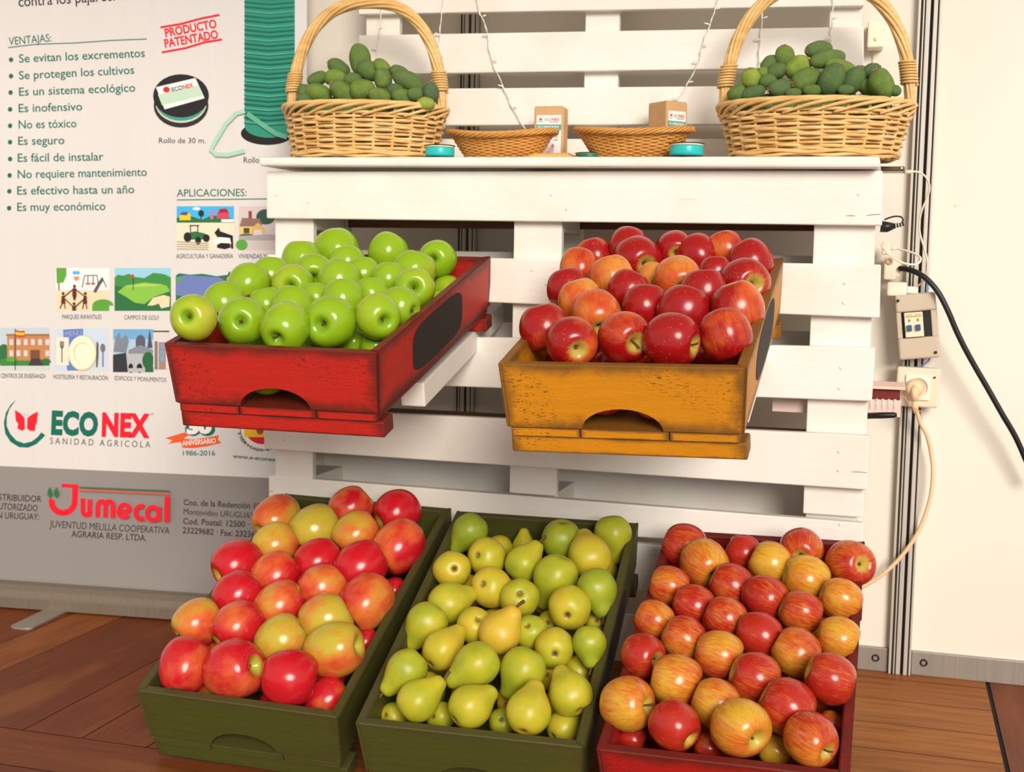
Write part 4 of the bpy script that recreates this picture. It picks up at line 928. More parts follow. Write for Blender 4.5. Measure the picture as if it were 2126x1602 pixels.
def build_apple(F, kind, name, label, group):
    e = F.e; fl = e[3]; r = random.Random(int(e[0] * 31 + e[1])); bl = e[4] if len(e) > 4 else .6; ax = e[5] if len(e) > 5 else None
    if 's' in fl or 'c' in fl:
        dx, dy = ax; q = dx * dx + dy * dy; tw = math.sqrt(max(.02, 1 - q)) if q < 1 else .1
        v = imgvec(dx, dy, tw); axis = v if 's' in fl else -v
    else:
        if ax: axis = imgvec(ax[0], ax[1], -.12)
        elif kind == 'gala': axis = imgvec(.9, r.uniform(.2, .5), r.uniform(.0, .25))
        elif kind == 'pink': axis = imgvec(-.75, r.uniform(.45, .7), r.uniform(.1, .32))
        else: axis = imgvec(r.uniform(-.45, .45), .9, r.uniform(-.05, .2))
    o = bpy.data.objects.new(name, APM[kind][r.randrange(5)]); COL.objects.link(o)
    tl = (.93, .95, .97, .92)[('granny', 'redapple', 'pink', 'gala').index(kind)]
    o.matrix_world = Matrix.Translation(F.p) @ frame(axis, r.random() * 6.28) @ Matrix.Scale(F.R, 4) @ Matrix.Scale(1 + r.uniform(-.03, .03), 4, (0, 0, 1))
    o.color = (bl, 0, 0, 1); tag(o, label, 'apple', group)
    if 's' in fl: part('stem', ASTEM[r.randrange(2)] if 'S' in fl else ASTUB, o)
    if 'c' in fl: part('calyx', ACAL, o)
    return o
def filler(ck, Fs, kind, name, cat, label, group, R=.037, zz=None):
    """fruit of the lower layer that shows only through the gaps"""
    z = zz or (-CH + R + .001); k = 0
    for iy in range(6):
        for ix in range(4):
            lp = Vector((-.116 + ix * .0773, -.245 + iy * .0935, z)); p = CM[ck] @ lp
            if any((p - F.p).length < .90 * (R + F.R) for F in Fs): continue
            r = random.Random(ix * 7 + iy * 13)
            o = bpy.data.objects.new(name, APM[kind][r.randrange(5)] if kind in APM else PRM[r.randrange(4)][0]); COL.objects.link(o)
            sc = R if kind in APM else R * .92
            o.matrix_world = Matrix.Translation(p) @ frame(Vector((r.uniform(-1, 1), r.uniform(-1, 1), r.uniform(-.2, 1))), r.random() * 6) @ Matrix.Scale(sc, 4)
            if kind not in APM: o.matrix_world = Matrix.Translation(p) @ frame(Vector((r.uniform(-.5, .5), 1, r.uniform(-.1, .05))), r.random() * 6) @ Matrix.Scale(sc, 4)
            o.color = (r.uniform(.5, .9) if kind != 'granny' else .1, 0, 0, 1); tag(o, label, cat, group); k += 1
# ---------------------------------------------------------------- the fruit seen in the photograph, row by row from the front
GA = [[(237, 687, 141, 'sHH', .42, (-.1, -.02)), (531, 708, 148, 'c', .12, (.12, .08)), (783, 745, 150, 'sS', .1, (-.25, .5)), (1050, 712, 160, 's', .05, (-.27, .15)), (1335, 680, 137, 'sS', .2, (.42, .25))],
      [(420, 595, 125, 'n', .05), (675, 612, 112, 'n', .05), (825, 630, 132, 'n', .1), (1128, 582, 130, 'n', .1), (1462, 625, 125, 'c', .1, (.8, .25))],
      [(567, 490, 130, 'n', .05), (832, 498, 130, 's', .2, (0, .15)), (965, 577, 100, 'n', .05), (1300, 548, 108, 'n', .05), (1550, 515, 128, 's', .2, (.07, 0))],
      [(695, 437, 120, 'n', .05), (952, 425, 124, 's', .05, (.1, .35)), (1110, 475, 138, 'n', .12), (1400, 460, 110, 'n', .1), (1545, 415, 132, 'n', .1)],
      [(880, 348, 125, 'n', .05), (1150, 365, 115, 'n', .1), (1245, 432, 115, 'n', .1), (1400, 300, 123, 'n', .05), (1690, 338, 118, 's', .1, (-.3, .15))],
      [(1090, 285, 135, 'n', .25)], [(1185, 838, 95, 'Ln', .05), (1322, 855, 95, 'Ln', .05), (1745, 525, 92, 'Ln', .05)]]
YA = [[(535, 828, 155, 's', .72, (.25, .38)), (848, 800, 158, 'sS', .85, (.4, .28)), (1128, 818, 168, 'sS', .95, (.85, .25)), (1450, 790, 160, 'n', .85)],
      [(370, 745, 148, 'n', .95), (680, 668, 150, 's', .38, (.1, .65)), (1195, 645, 155, 'n', 1.1), (1520, 632, 162, 'n', .6)],
      [(585, 585, 135, 'n', .25), (970, 620, 138, 'n', 1.1), (1315, 542, 145, 'n', 1.1)],
      [(510, 515, 125, 'n', 1.0), (870, 532, 130, 'n', .7), (1165, 462, 147, 's', .5, (.15, .4)), (1560, 477, 152, 'sS', .85, (.28, .12))],
      [(770, 462, 140, 'n', .35), (1015, 448, 90, 'n', .4), (1385, 425, 104, 'n', 1.0), (1595, 357, 137, 'n', 1.0)],
      [(582, 390, 120, 'n', .4), (925, 342, 147, 's', 1.05, (.3, .3)), (1280, 314, 132, 'n', 1.1)],
      [(668, 320, 112, 'n', .6), (870, 264, 118, 'n', 1.1), (1145, 282, 118, 's', .95, (0, .3)), (1450, 282, 116, 'n', .65)], [(1340, 905, 95, 'Ln', .9)]]
PA = [[(322, 1032, 140, 'c', .85, (-.2, .85)), (580, 1052, 160, 's', .9, (.88, -.22)), (880, 1098, 152, 'n', .85, (.8, .1))],
      [(390, 806, 128, 's', .45, (-.75, .5)), (605, 825, 137, 's', .8, (-.72, .55)), (838, 897, 137, 'n', .25, (.5, -.4)), (1120, 950, 152, 's', .32, (.93, -.2))],
      [(605, 662, 133, 'n', 1.0), (828, 715, 133, 'n', .6), (1070, 788, 138, 'n', .3, (.7, -.3)), (1290, 690, 145, 's', .55, (-.62, .62))],
      [(600, 492, 132, 's', 1.0, (-.72, .42)), (805, 552, 130, 'n', .75), (1050, 617, 126, 'n', .7)],
      [(805, 385, 117, 'n', .45), (1030, 472, 122, 'n', 1.0), (1260, 502, 135, 'n', 1.02)],
      [(815, 245, 122, 's', .3, (-.6, .55)), (1015, 302, 126, 'n', .25), (1235, 332, 122, 'n', .52), (1460, 397, 139, 's', .75, (-.6, .65))],
      [(1205, 192, 116, 'n', .48), (1455, 215, 122, 's', .9, (-.8, .4))], [(1080, 1215, 125, 'Ln', .9), (1285, 910, 95, 'Ln', .8), (1435, 640, 90, 'Ln', .8), (1085, 1105, 90, 'Ln', .9)]]
SA = [[(305, 1182, 170, 'sS', .38, (.8, -.05)), (590, 1315, 157, 's', .85, (.65, .5)), (995, 1330, 183, 's', .28, (.5, .3)), (1430, 1400, 167, 'sS', .62, (.5, .33))],
      [(600, 1042, 165, 'n', .35), (845, 1182, 156, 'n', .35), (1285, 1205, 180, 'n', .7)],
      [(400, 890, 142, 's', .9, (.65, .05)), (865, 885, 150, 'n', .4), (1090, 1027, 162, 'n', .66), (1552, 1030, 160, 'sH', .88, (.93, .35))],
      [(650, 782, 138, 'n', .5), (1110, 762, 145, 'n', 1.0), (1342, 867, 152, 'n', .35), (1595, 778, 134, 'n', .35)],
      [(465, 668, 122, 'n', .52), (900, 660, 137, 'n', .78), (1370, 622, 133, 'n', .6)],
      [(710, 582, 136, 'n', .9), (1150, 532, 142, 's', .92, (.65, .4)), (1610, 540, 130, 'n', .4)],
      [(560, 462, 127, 'n', .7), (940, 457, 139, 'n', .82), (1400, 418, 147, 'n', .15)],
      [(775, 327, 154, 's', .42, (.35, .42)), (1180, 317, 132, 'n', .25), (1672, 323, 146, 's', .72, (.34, -.1))],
      [(655, 215, 140, 'n', .9), (1015, 258, 113, 'n', .92), (1370, 238, 136, 's', .5, (-.25, .3))],
      [(1210, 1470, 100, 'Ln', .2), (800, 1452, 90, 'Ln', .85), (335, 1400, 105, 'Ln', 1.0), (1556, 1545, 92, 'Ln', .9), (1552, 1318, 96, 'Ln', .7)]]
def ctext(kind, bl):
    if kind == 'granny': return 'yellow-flushed green' if bl > .3 else 'bright green' if bl < .1 else 'pale green'
    if kind == 'redapple': return 'deep dark red' if bl > .98 else 'glossy red' if bl > .74 else 'orange-red' if bl > .5 else 'orange and yellow'
    if kind == 'pink': return 'crimson' if bl > .94 else 'pink-red' if bl > .7 else 'orange-red' if bl > .42 else 'yellow and pink'
    return 'deep red' if bl > .84 else 'red striped' if bl > .57 else 'orange striped' if bl > .3 else 'yellow'
for ck, crop, rows, kind, name, where, hb in (('rt', (320, 420, 2.873), GA, 'granny', 'green_apple', 'raised red crate', .010), ('yt', (1000, 420, 2.861), YA, 'redapple', 'red_apple', 'raised yellow crate', .012),
                                             ('gl', (260, 980, 2.5757), PA, 'pink', 'pink_red_apple', 'left green crate', .014), ('rr', (1200, 1060, 2.956), SA, 'gala', 'striped_apple', 'red floor crate', .012)):
    Fs = place_set(ck, crop, rows, hb); settle(Fs); nr = len(rows) - 1
    for F in Fs:
        bl = F.e[4]
        if kind == 'gala' and bl < .6: F.e = F.e[:4] + (bl + .10,) + F.e[5:]
        ft = ' with its stem showing' if 'S' in F.e[3] else ' showing its stem hollow' if 's' in F.e[3] else ' showing its dried flower end' if 'c' in F.e[3] else ''
        if F.low: lab = '%s apple half sunk in a gap, %s of those in %s' % (ctext(kind, bl), ORD[F.col] if F.rown > 1 else 'only one', where)
        else:
            c, rw = spot(F, nr); lab = fit16('%s apple%s, %s in %s of %s' % (ctext(kind, bl), ft, c, rw, where), '%s apple, %s in %s of %s' % (ctext(kind, bl), c, rw, where))
        build_apple(F, kind, name, lab, 'apples in ' + where)
    filler(ck, Fs, kind, name, 'apple', 'apple of the lower layer in the %s, almost hidden under the other apples' % where, 'apples in ' + where)
PE = [[(410, 1190, 122, 's', .4, (.7, -.55, -.2), 0), (715, 1225, 125, 'c', .5, (.75, -.5, -.45), 1), (1055, 1258, 130, 'c', .62, (.25, -.72, -.65), 0)],
      [(350, 1005, 120, 'sH', .3, (-.70, .66, .25), 0), (760, 975, 132, 'sH', .35, (-.85, .5, .25), 0), (1025, 1005, 132, 'n', .3, (-.42, .85, .1), 2), (1300, 1150, 127, 'n', .5, (-.4, -.6, -.6), 1)],
      [(555, 895, 118, 'c', .72, (.6, -.6, -.5), 0), (890, 795, 124, 'csH', .92, (.52, -.75, .1), 2), (1207, 882, 118, 'c', .55, (0, -.1, -1), 0), (1410, 850, 100, 'sH', .2, (0, .90, .42), 2)],
      [(468, 735, 120, 'n', .4, (-.6, .78, 0), 0), (745, 752, 108, 'n', .62, (-.2, .5, -.8), 1), (1070, 790, 102, 'n', .4, (.2, .5, -.7), 0), (1295, 648, 128, 'c', .62, (.15, -.2, -1), 0)],
      [(590, 618, 118, 'c', .5, (.75, -.35, -.4), 1), (1005, 592, 116, 'n', .5, (0, .4, -.9), 0), (1455, 535, 118, 'sH', .12, (.15, .86, .5), 2)],
      [(840, 528, 120, 'n', .72, (.4, .3, -.8), 1), (1215, 465, 130, 'n', .3, (-.35, .85, -.1), 0)],
      [(612, 425, 110, 'c', .68, (-.2, .2, -1), 0), (815, 352, 113, 'n', .55, (.5, .2, -.8), 1), (1025, 392, 108, 'cs', .4, (.55, -.7, -.1), 2), (1412, 352, 126, 'n', .75, (-.15, -.6, -.7), 0)],
      [(718, 202, 106, 'n', .05, (-.6, .75, 0), 1), (1247, 250, 117, 'n', .12, (-.05, .85, -.3), 0), (1545, 217, 110, 'n', .3, (.12, .98, 0), 0)],
      [(1262, 1345, 100, 'Ln', .6, (.6, -.3, -.5), 0), (890, 298, 75, 'Ln', .6, (.2, .2, -.8), 0), (1030, 292, 75, 'Ln', .5, (0, -.8, 0), 0), (1190, 1052, 72, 'Ln', .8, (.4, .4, -.8), 0), (1350, 1022, 95, 'Ln', .5, (.7, .1, -.6), 0),
       (545, 1278, 85, 'Ln', .4, (.5, .2, -.8), 0), (905, 1312, 75, 'Ln', .4, (.1, .4, -.8), 0), (275, 1278, 70, 'Ln', .5, (.6, .3, -.7), 0), (1462, 737, 82, 'Ln', .6, (.2, .4, -.8), 0), (1180, 737, 72, 'Ln', .5, (.2, .2, -.9), 0)]]
Fs = place_set('gm', (720, 1030, 2.8), PE, .006); settle(Fs, .86)
for F in Fs:
    e = F.e; fl = e[3]; r = random.Random(int(e[0] * 17 + e[1])); me, tip = PRM[e[6]]; a = e[5]
    o = bpy.data.objects.new('pear', me); COL.objects.link(o); o.matrix_world = Matrix.Translation(F.p) @ frame(imgvec(*a), 0 if e[6] == 3 else r.random() * 6.28) @ Matrix.Scale(F.R, 4)
    if e[6] == 3: o.matrix_world = Matrix.Translation(F.p) @ frame(imgvec(*a), math.radians(205)) @ Matrix.Scale(F.R, 4)
    o.color = (e[4], 0, 0, 1); ct = 'yellow' if e[4] > .65 else 'yellow-green' if e[4] > .33 else 'green'
    ft = ' with its stem showing' if 's' in fl else ' showing its dried flower end' if 'c' in fl else ''
    if F.low: lab = '%s pear half sunk in a gap, %s of those in middle green crate' % (ct, ORD[F.col])
    else:
        c, rw = spot(F, len(PE) - 1); lab = fit16('%s pear%s, %s in %s of middle green crate' % (ct, ft, c, rw), '%s pear, %s in %s of middle green crate' % (ct, c, rw))
    tag(o, lab, 'pear', 'pears in the middle green crate')
    if 's' in fl:
        q = 'pear_stem_%d' % e[6]; st = bpy.data.meshes.get(q) or tube_mesh(q, [tip - Vector((0, 0, .12)), tip + Vector((.01, 0, .10)), tip + Vector((.07, .03, .30)), tip + Vector((.13, .05, .46))], (.06, .10), M['stem']); part('stem', st, o)
    if 'c' in fl: part('calyx', PCAL, o)
filler('gm', Fs, 'pear', 'pear', 'pear', 'pear of the lower layer in the middle green crate, almost hidden under the other pears', 'pears in the middle green crate', .036)

# ---------------------------------------------------------------- green feijoas heaped in the two baskets
FL = [[(240, 690, 50, 42, 10, .2, 0), (340, 640, 85, 60, 15, .6, 0), (510, 640, 100, 65, 35, .5, -1), (765, 665, 85, 55, 12, .55, -1), (930, 672, 88, 55, 10, .45, 0), (1075, 715, 60, 44, 0, 1.0, 0)],
      [(240, 640, 60, 50, 70, .3, 0), (330, 545, 68, 47, -20, .3, 0), (640, 622, 85, 75, 0, .6, 0), (865, 622, 58, 44, 10, .1, 1), (1005, 650, 54, 46, 0, .4, 0), (1110, 640, 64, 55, 80, -.1, -1)],
      [(455, 535, 80, 56, 10, .65, 1), (575, 550, 60, 47, 0, .3, 0), (780, 545, 73, 60, 80, .5, 1), (960, 560, 113, 64, 30, .35, 0)],
      [(475, 470, 77, 56, 30, .3, -1), (690, 487, 88, 65, 20, .35, 0), (770, 460, 64, 48, 40, .6, 1), (895, 500, 64, 44, 20, .3, 0)], [(622, 408, 98, 71, 85, .45, 0)]]
FR = [[(1010, 515, 50, 42, -30, .4, 0), (1095, 515, 66, 41, -15, .1, 1), (1250, 487, 72, 48, -10, .15, -1), (1320, 512, 44, 26, 0, .3, 0), (1425, 497, 50, 30, 0, .45, 0), (1610, 497, 44, 29, 0, .2, 0), (1735, 482, 58, 43, 20, .5, 0), (1805, 465, 82, 65, 60, .55, -1), (1882, 500, 32, 30, 0, .3, 0)],
      [(1090, 435, 55, 52, 70, .9, -1), (1180, 450, 47, 41, 0, .4, 0), (1395, 438, 90, 60, -22, .45, -1), (1535, 440, 87, 68, -60, .15, 1), (1655, 442, 69, 56, -60, .2, 1)],
      [(1155, 405, 38, 35, 0, .6, 0), (1225, 395, 57, 44, -20, .2, 1), (1345, 370, 70, 60, -30, .85, 0), (1580, 375, 84, 46, 20, .6, 0), (1700, 405, 52, 41, 30, .2, 0), (1750, 390, 50, 38, -20, .1, 1)],
      [(1190, 350, 54, 38, -40, .3, 0), (1275, 315, 60, 53, 80, .55, -1), (1510, 325, 99, 47, -12, .4, 0)], [(1465, 275, 77, 47, -10, .25, -1)]]
for rows, crop, cx, where, hz in ((FL, (560, 0, 3.322), .172, 'left', .109), (FR, (1150, 0, 2.6575), 1.073, 'right', .103)):
    Fs = []; rim = board_z(cx) + hz
    for ri, row in enumerate(rows):
        for ci, e in enumerate(row):
            F = Fruit(); F.e = e; F.row, F.col, F.rown = ri, ci, len(row); px, py = crop[0] + e[0] / crop[2], crop[1] + e[1] / crop[2]
            Y = .045
            for _ in range(4): z = onY(px, py, Y).z; Y = .028 + max(0, min(1, (z - rim + .02) / .10)) * .075
            F.d = ray(px, py); F.l = F.l0 = (Y - CAM.y) / F.d.y; F.k = (e[3] * .72 + e[2] * .25) / crop[2] / FPX; F.s = crop[2]; Fs.append(F)
    settle(Fs, .84, 60, .03, False)
    for F in Fs:
        e = F.e; r = random.Random(int(e[0] + 7 * e[1])); a = math.radians(e[4]); sg = e[6] or 1
        ax = imgvec(math.cos(a) * sg, math.sin(a) * sg, .35 if e[6] else r.uniform(-.3, .3)); b = e[3] / F.s / FPX * F.l * 1.05; ln = e[2] / F.s / FPX * F.l / 1.45 * 1.08
        o = bpy.data.objects.new('feijoa', FJM[r.randrange(6)]); COL.objects.link(o); o.matrix_world = Matrix.Translation(F.p) @ frame(-ax, r.random() * 6.28) @ Matrix.Diagonal((b, b, ln, 1))
        o.color = (e[5], 0, 0, 1); ct = 'light green' if e[5] > .7 else 'grey-green' if e[5] < .2 else 'mid green' if e[5] < .5 else 'bright green'
        c = 'leftmost' if F.col == 0 else 'rightmost' if F.col == F.rown - 1 else ORD[F.col] + ' from left'
        lay = ('on the very top' if F.rown == 1 else '%s in the %s layer' % (c, ('bottom visible', 'second', 'third', 'fourth')[F.row]))
        tag(o, fit16('%s feijoa%s, %s of the heap in %s basket' % (ct, ' showing its dry crown' if e[6] else '', lay, where), '%s feijoa, %s of heap in %s basket' % (ct, lay, where)), 'feijoa', 'feijoas in the %s basket' % where)
        if e[6]: part('calyx', FCAL, o)
    got = []
    for iy in range(4):
        for ix in range(8):
            p = Vector((cx - .119 + ix * .034, .050 + iy * .030, rim - .016 + (.020 if 0 < ix < 7 and iy else 0) + (.014 if 1 < ix < 6 and iy > 1 else 0)))
            if ((p.x - cx) / .15) ** 2 + ((p.y - BKY) / .088) ** 2 > 1 or any((p - v).length < .030 for v in [F.p for F in Fs] + got): continue
            got.append(p); o = bpy.data.objects.new('feijoa', FJM[ix % 6]); COL.objects.link(o); o.matrix_world = Matrix.Translation(p) @ frame(Vector((1, .3 * ix - .5, .2)), ix) @ Matrix.Diagonal((.018, .018, .018, 1)); o.color = (.3, 0, 0, 1)
            tag(o, 'feijoa deep in the heap, hidden between the others in the %s basket' % where, 'feijoa', 'feijoas in the %s basket' % where)

# ---------------------------------------------------------------- electrical things on the wall at the right
EY = .322
def cord(name, label, cat, px, r, mat, Y=EY, ys=None):
    pts = [onY(x, y, ys[i] if ys else Y) for i, (x, y) in enumerate(px)]; bm = bmesh.new(); o = pts[0]; add_tube(bm, [q - o for q in spline(pts, 8)], r, 10)
    ob = mesh_obj(name, bm, mat, None, True, o)
    return tag(ob, label, cat) if label else ob
def wallthing(name, label, cat, px, py, Y):
    return thing(name, label, cat, onY(px, py, Y))
# breaker box (tilted a little)
t = wallthing('breaker_box', 'grey plastic circuit breaker box screwed to the wall post right of the pallet', 'breaker box', 1904, 676, .325); t.rotation_euler = (0, math.radians(-6.5), 0)
w, h = .0395, .0655
bm = bmesh.new(); add_box(bm, (-w, -.018, -h), (w, .016, h), .005); mesh_obj('box_base', bm, M['grey'], t)
bm = bmesh.new()
for za, zb in ((.030, h - .001), (-h + .001, -.022)): add_box(bm, (-w + .001, -.030, za), (w - .001, -.0182, zb), .004)
for xa, xb in ((-w + .001, -.029), (.027, w - .001)): add_box(bm, (xa, -.026, -.0225), (xb, -.0182, .0305), .002)
mesh_obj('cover', bm, M['grey'], t)
bm = bmesh.new(); add_box(bm, (-.028, -.0215, -.021), (.026, -.0183, .029)); mesh_obj('window_recess', bm, M['black'], t)
bm = bmesh.new(); add_box(bm, (-.0235, -.034, -.0205), (.0115, -.0216, .0285), .0012); add_box(bm, (-.0215, -.0346, .0195), (.0095, -.0341, .0215), mat=1)
for k in range(7):
    if k != 3: add_box(bm, (-.0205 + k * .0043, -.0345, .0232), (-.0180 + k * .0043, -.0341, .0252), mat=2)
for k in (0, 1): add_box(bm, (-.017 + k * .0165, -.0345, .010), (-.0125 + k * .0165, -.0341, .0155), mat=2)
br = mesh_obj('breaker', bm, [flat(238, 222, 192, .4), flat(236, 130, 40, .4), flat(150, 130, 120, .5)], t)
for k in (0, 1):
    bm = bmesh.new(); add_box(bm, (-.0195 + k * .0165, -.041, -.008), (-.0105 + k * .0165, -.0342, .004), .001); mesh_obj('toggle', bm, flat(52, 84, 130, .4), br)
for x, z in ((-.033, .054), (.031, -.054)):
    bm = bmesh.new(); add_lathe(bm, [(0, 0), (.0028, 0), (.0028, .004), (0, .004)], 14, 0, Matrix.Translation((x, -.0302, z)) @ Matrix.Rotation(math.pi / 2, 4, 'X')); mesh_obj('screw', bm, M['black'], t)
# socket
t = wallthing('wall_socket', 'cream surface-mounted wall socket below the grey breaker box', 'socket', 1905, 803, .325); t.rotation_euler = (0, math.radians(1), 0)
bm = bmesh.new(); add_box(bm, (-.0415, -.012, -.040), (.0415, .016, .040), .004); mesh_obj('box_base', bm, flat(224, 214, 192, .35), t)
bm = bmesh.new(); add_box(bm, (-.024, -.0165, -.025), (.024, -.0122, .025), .0015); add_lathe(bm, [(0, 0), (.0188, 0), (.0195, .003), (.021, .003), (.0215, 0), (.0215, -.001)], 32, 0, Matrix.Translation((0, -.0166, 0)) @ Matrix.Rotation(math.pi / 2, 4, 'X')); mesh_obj('socket_insert', bm, flat(246, 234, 212, .35), t)
bm = bmesh.new(); add_lathe(bm, [(0, 0), (.0018, 0), (.002, .003), (0, .003)], 12, 0, Matrix.Translation((.031, -.0121, .022)) @ Matrix.Rotation(math.pi / 2, 4, 'X')); mesh_obj('screw', bm, M['gap'], t)
pc = onY(1898, 806, .296)
t = thing('power_plug', 'cream power plug with a thick cable pushed into the wall socket', 'plug', pc)
bm = bmesh.new(); add_lathe(bm, [(0, -.010), (.0178, -.010), (.0182, .002), (.015, .010), (.009, .013), (0, .013)], 28, 0, Matrix.Rotation(math.pi / 2, 4, 'X')); add_tube(bm, [(0, -.006, .004), (.001, -.014, -.006), (.002, -.013, -.024)], [.0085, .0085, .007], 12); mesh_obj('plug_body', bm, M['beige'], t, True)
bm = bmesh.new(); add_tube(bm, [(.002, -.013, -.022), (.003, -.012, -.036), (.005, -.011, -.048)], [.0068, .006, .0045], 12); mesh_obj('strain_relief', bm, M['beige'], t, True)
bm = bmesh.new(); px = [(1903, 852), (1912, 880), (1925, 905), (1934, 945), (1937, 985), (1930, 1040), (1908, 1100), (1875, 1150), (1835, 1190), (1795, 1215), (1750, 1235)]
pts = [onY(x, y, .300 + .01 * min(i, 3)) - pc for i, (x, y) in enumerate(px)]; add_tube(bm, spline(pts, 8), .0042, 10); mesh_obj('cable', bm, M['beige'], t, True)
# blue wires
cord('blue_wire', 'short blue wire looping out of the bottom of the grey breaker box', 'wire', [(1932, 735), (1928, 748), (1917, 757), (1905, 764)], .0014, flat(92, 120, 190, .4), .325)
cord('blue_wire', 'short blue wire entering the top of the grey breaker box', 'wire', [(1918, 575), (1925, 588), (1927, 600), (1922, 612)], .0018, flat(90, 150, 200, .4), .33)
# usb charger with its cable to the device on the board
t = wallthing('usb_charger', 'white block charger with a white cable, left above the grey breaker box', 'charger', 1863, 600, .315)
bm = bmesh.new(); add_box(bm, (-.020, -.013, -.014), (.0185, .013, .014), .004); mesh_obj('charger_body', bm, flat(240, 226, 208, .35), t)
bm = bmesh.new(); add_box(bm, (.019, -.006, -.008), (.040, .006, .006), .002); mesh_obj('usb_plug', bm, flat(248, 238, 222, .35), t)
bm = bmesh.new(); px = [(1902, 596), (1915, 585), (1924, 565), (1925, 540), (1918, 512), (1910, 485), (1909, 460), (1914, 436), (1924, 412), (1930, 390), (1924, 370), (1910, 358), (1896, 356)]
o_ = t.location; pts = [onY(x, y, .312 - .010 * i) - o_ for i, (x, y) in enumerate(px)]; add_tube(bm, spline(pts, 8), .0019, 8); mesh_obj('cable', bm, M['plastic'], t, True)
bm = bmesh.new(); add_tube(bm, [pts[-1], onY(1878, 357, .188) - o_], [.0032, .0038], 8); mesh_obj('cable_plug', bm, M['plastic'], t, True)
p = onY(1850, 354, .180); t = thing('charging_device', 'slim dark charging device lying flat at the right end of the pallet top', 'device', (p.x, .165, p.z))
bm = bmesh.new(); add_box(bm, (-.035, -.03, -.0045), (.025, .03, .0045), .003); mesh_obj('device_body', bm, flat(96, 78, 62, .25), t)
bm = bmesh.new(); add_lathe(bm, [(0, 0), (.002, 0), (.0018, .0006), (0, .0008)], 12, 0, Matrix.Translation((.019, -.0302, .001)) @ Matrix.Rotation(math.pi / 2, 4, 'X')); mesh_obj('indicator_light', bm, flat(250, 244, 230, .3), t)
# white plug cluster and its looping cable
t = wallthing('multi_outlet', 'cream multi-outlet adapter on the wall beside the pallet edge, thick black cable leaving it', 'adapter', 1850, 556, .325)
bm = bmesh.new(); add_box(bm, (-.014, -.014, -.024), (.010, .030, .022), .004); add_box(bm, (.0085, -.010, -.018), (.019, .012, .016), .003); mesh_obj('adapter_body', bm, M['plastic'], t)
bm = bmesh.new(); add_lathe(bm, [(0, 0), (.004, 0), (.0045, .002), (.007, .002), (.0075, 0)], 18, 0, Matrix.Translation((-.004, -.0142, .013)) @ Matrix.Rotation(math.pi / 2, 4, 'X')); mesh_obj('outlet_hole', bm, flat(180, 150, 120, .5), t)
bm = bmesh.new(); o_ = t.location; px = [(1868, 557), (1884, 559), (1904, 566), (1926, 581), (1948, 607), (1968, 645), (1985, 685), (2003, 722), (2025, 762), (2050, 805), (2080, 858), (2108, 906), (2130, 955), (2150, 1000)]
ys = [.312, .300, .290, .285, .282, .282, .285, .288, .292, .296, .300, .306, .312, .318]; pts = [onY(x, y, ys[i]) - o_ for i, (x, y) in enumerate(px)]; add_tube(bm, spline(pts, 8), .0056, 12); mesh_obj('black_cable', bm, M['black'], t, True)
t = wallthing('power_plug', 'small cream plug with thin looping cable, just above the cream outlet adapter', 'plug', 1842, 515, .300)
bm = bmesh.new(); add_box(bm, (-.010, -.009, -.013), (.006, .03, .012), .003); add_tube(bm, [(.006, 0, .000), (.018, 0, -.001)], [.004, .003], 10); mesh_obj('plug_body', bm, M['plastic'], t)
bm = bmesh.new(); o_ = t.location; px = [(1860, 516), (1880, 520), (1900, 527), (1911, 535), (1908, 545), (1895, 549), (1876, 546), (1856, 536), (1842, 525), (1834, 515), (1828, 505)]; pts = [onY(x, y, .30 - .012 * i) - o_ for i, (x, y) in enumerate(px)]; add_tube(bm, spline(pts, 8), .0021, 8); mesh_obj('cable', bm, M['plastic'], t, True)
t = wallthing('power_plug', 'black power plug with its cable in a small loop, beside the pallet top', 'plug', 1842, 470, .20)
bm = bmesh.new(); add_tube(bm, [(-.012, 0, .0), (.0, 0, -.001), (.012, 0, .001)], [.011, .010, .006], 12)
for k in range(4): add_tube(bm, [(.012 + k * .005, 0, .001 + k * .001), (.0155 + k * .005, 0, .0015 + k * .001)], [.0052 - k * .0006] * 2, 10)
mesh_obj('plug_body', bm, M['black'], t, True)
bm = bmesh.new(); o_ = t.location; pts = [onY(x, y, .20) - o_ for x, y in [(1872, 463), (1875, 456), (1870, 450), (1858, 449), (1846, 452), (1836, 456)]]; add_tube(bm, spline(pts, 6), .0016, 8); mesh_obj('cable', bm, M['black'], t, True)
# junction box at the end of the upper pallet
t = wallthing('junction_box', 'small cream square switch box on the wall beside the upper pallet, behind the basket handle', 'switch box', 1818, 73, .335)
bm = bmesh.new(); add_box(bm, (-.0155, -.014, -.026), (.015, .033, .025), .003); mesh_obj('box_body', bm, flat(250, 238, 214, .4), t)
bm = bmesh.new(); add_lathe(bm, [(0, .002), (.0035, .0015), (.004, -.001)], 16, 0, Matrix.Translation((.001, -.0141, -.010)) @ Matrix.Rotation(math.pi / 2, 4, 'X')); mesh_obj('button', bm, flat(240, 222, 190, .4), t)
bm = bmesh.new(); add_tube(bm, [(-.003, .028, -.026), (-.004, .031, -.06), (-.009, .031, -.10)], .0012, 6); mesh_obj('wire', bm, M['plastic'], t)
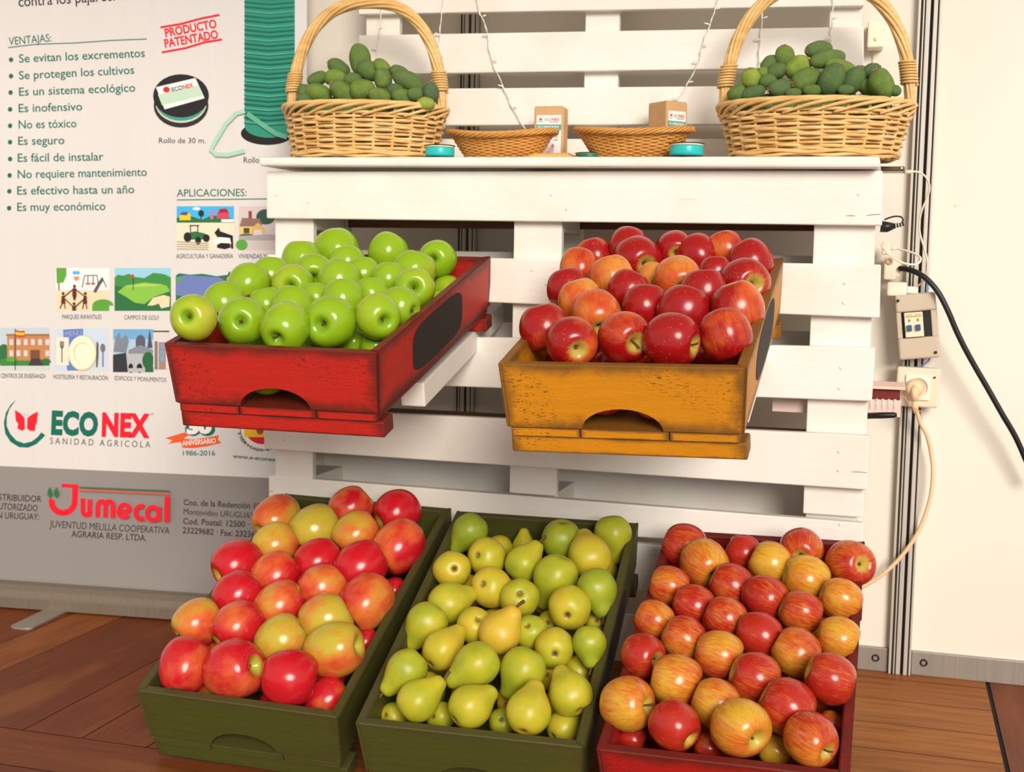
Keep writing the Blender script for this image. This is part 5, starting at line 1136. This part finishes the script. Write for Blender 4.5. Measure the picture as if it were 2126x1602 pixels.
# notebooks and pen lying on the inner shelf, sticking out at the right
Zs = .526
sh = onY(1845, 866, .11)
def flatbox(name, label, cat, x0, x1, y0, y1, z0, z1, mat, bev=.001, kids=()):
    t = thing(name, label, cat, ((x0 + x1) / 2, (y0 + y1) / 2, z0)); o = t.location
    bm = bmesh.new(); add_box(bm, Vector((x0, y0, z0)) - o, Vector((x1, y1, z1)) - o, bev); mesh_obj('cover', bm, mat, t); return t
zz = lambda y: onY(1845, y, .06).z
x1 = onY(1870, 850, .05).x
t = flatbox('spiral_notebook', 'pale spiral-bound notebook sticking out of the right side of the pallet', 'notebook', 1.02, x1, .050, .15, zz(864), zz(829), flat(222, 196, 186, .5))
hN = zz(829) - zz(864)
for k in range(7):
    bm = bmesh.new(); cx_ = x1 - .012 - k * .0105 - t.location.x
    for dx in (0, .0024): add_tube(bm, [Vector((cx_ + dx, -.0505 - .003 * math.sin(math.pi * i / 12), hN * 1.0 + .002 - i / 12 * .026)) for i in range(13)], .0008, 6)
    mesh_obj('spiral_ring', bm, flat(248, 240, 228, .3), t)
bm = bmesh.new(); add_box(bm, (-.05, -.0520, .003), (x1 - .004 - t.location.x, -.0502, hN - .004)); mesh_obj('page_edge', bm, flat(236, 196, 186, .5), t)
t = flatbox('book', 'dark red hardback book lying on the spiral notebook, right side of the pallet', 'book', 1.03, onY(1869, 812, .07).x, .056, .150, zz(828), zz(808), flat(112, 26, 20, .5))
t = flatbox('paper_pad', 'pinkish white paper pad lying on top of the dark red book', 'paper pad', 1.03, onY(1880, 802, .06).x, .045, .160, zz(807), zz(801), flat(232, 198, 184, .5))
bm = bmesh.new(); a = onY(1800, 863, .034); b = onY(1862, 861, .034); add_tube(bm, [(0, 0, 0), (b - a) * .5, (b - a) * .9, (b - a)], [.0055, .0058, .0052, .0035], 12)
tag(mesh_obj('marker_pen', bm, M['black'], None, True, a), 'black marker pen lying beneath the spiral notebook at the right pallet edge', 'pen')
cord('orange_string', 'thin orange bookmark string dangling from the notebooks in front of the wall socket', 'string', [(1872, 818), (1884, 832), (1896, 845), (1914, 855)], .0008, flat(230, 140, 70, .5), .06)
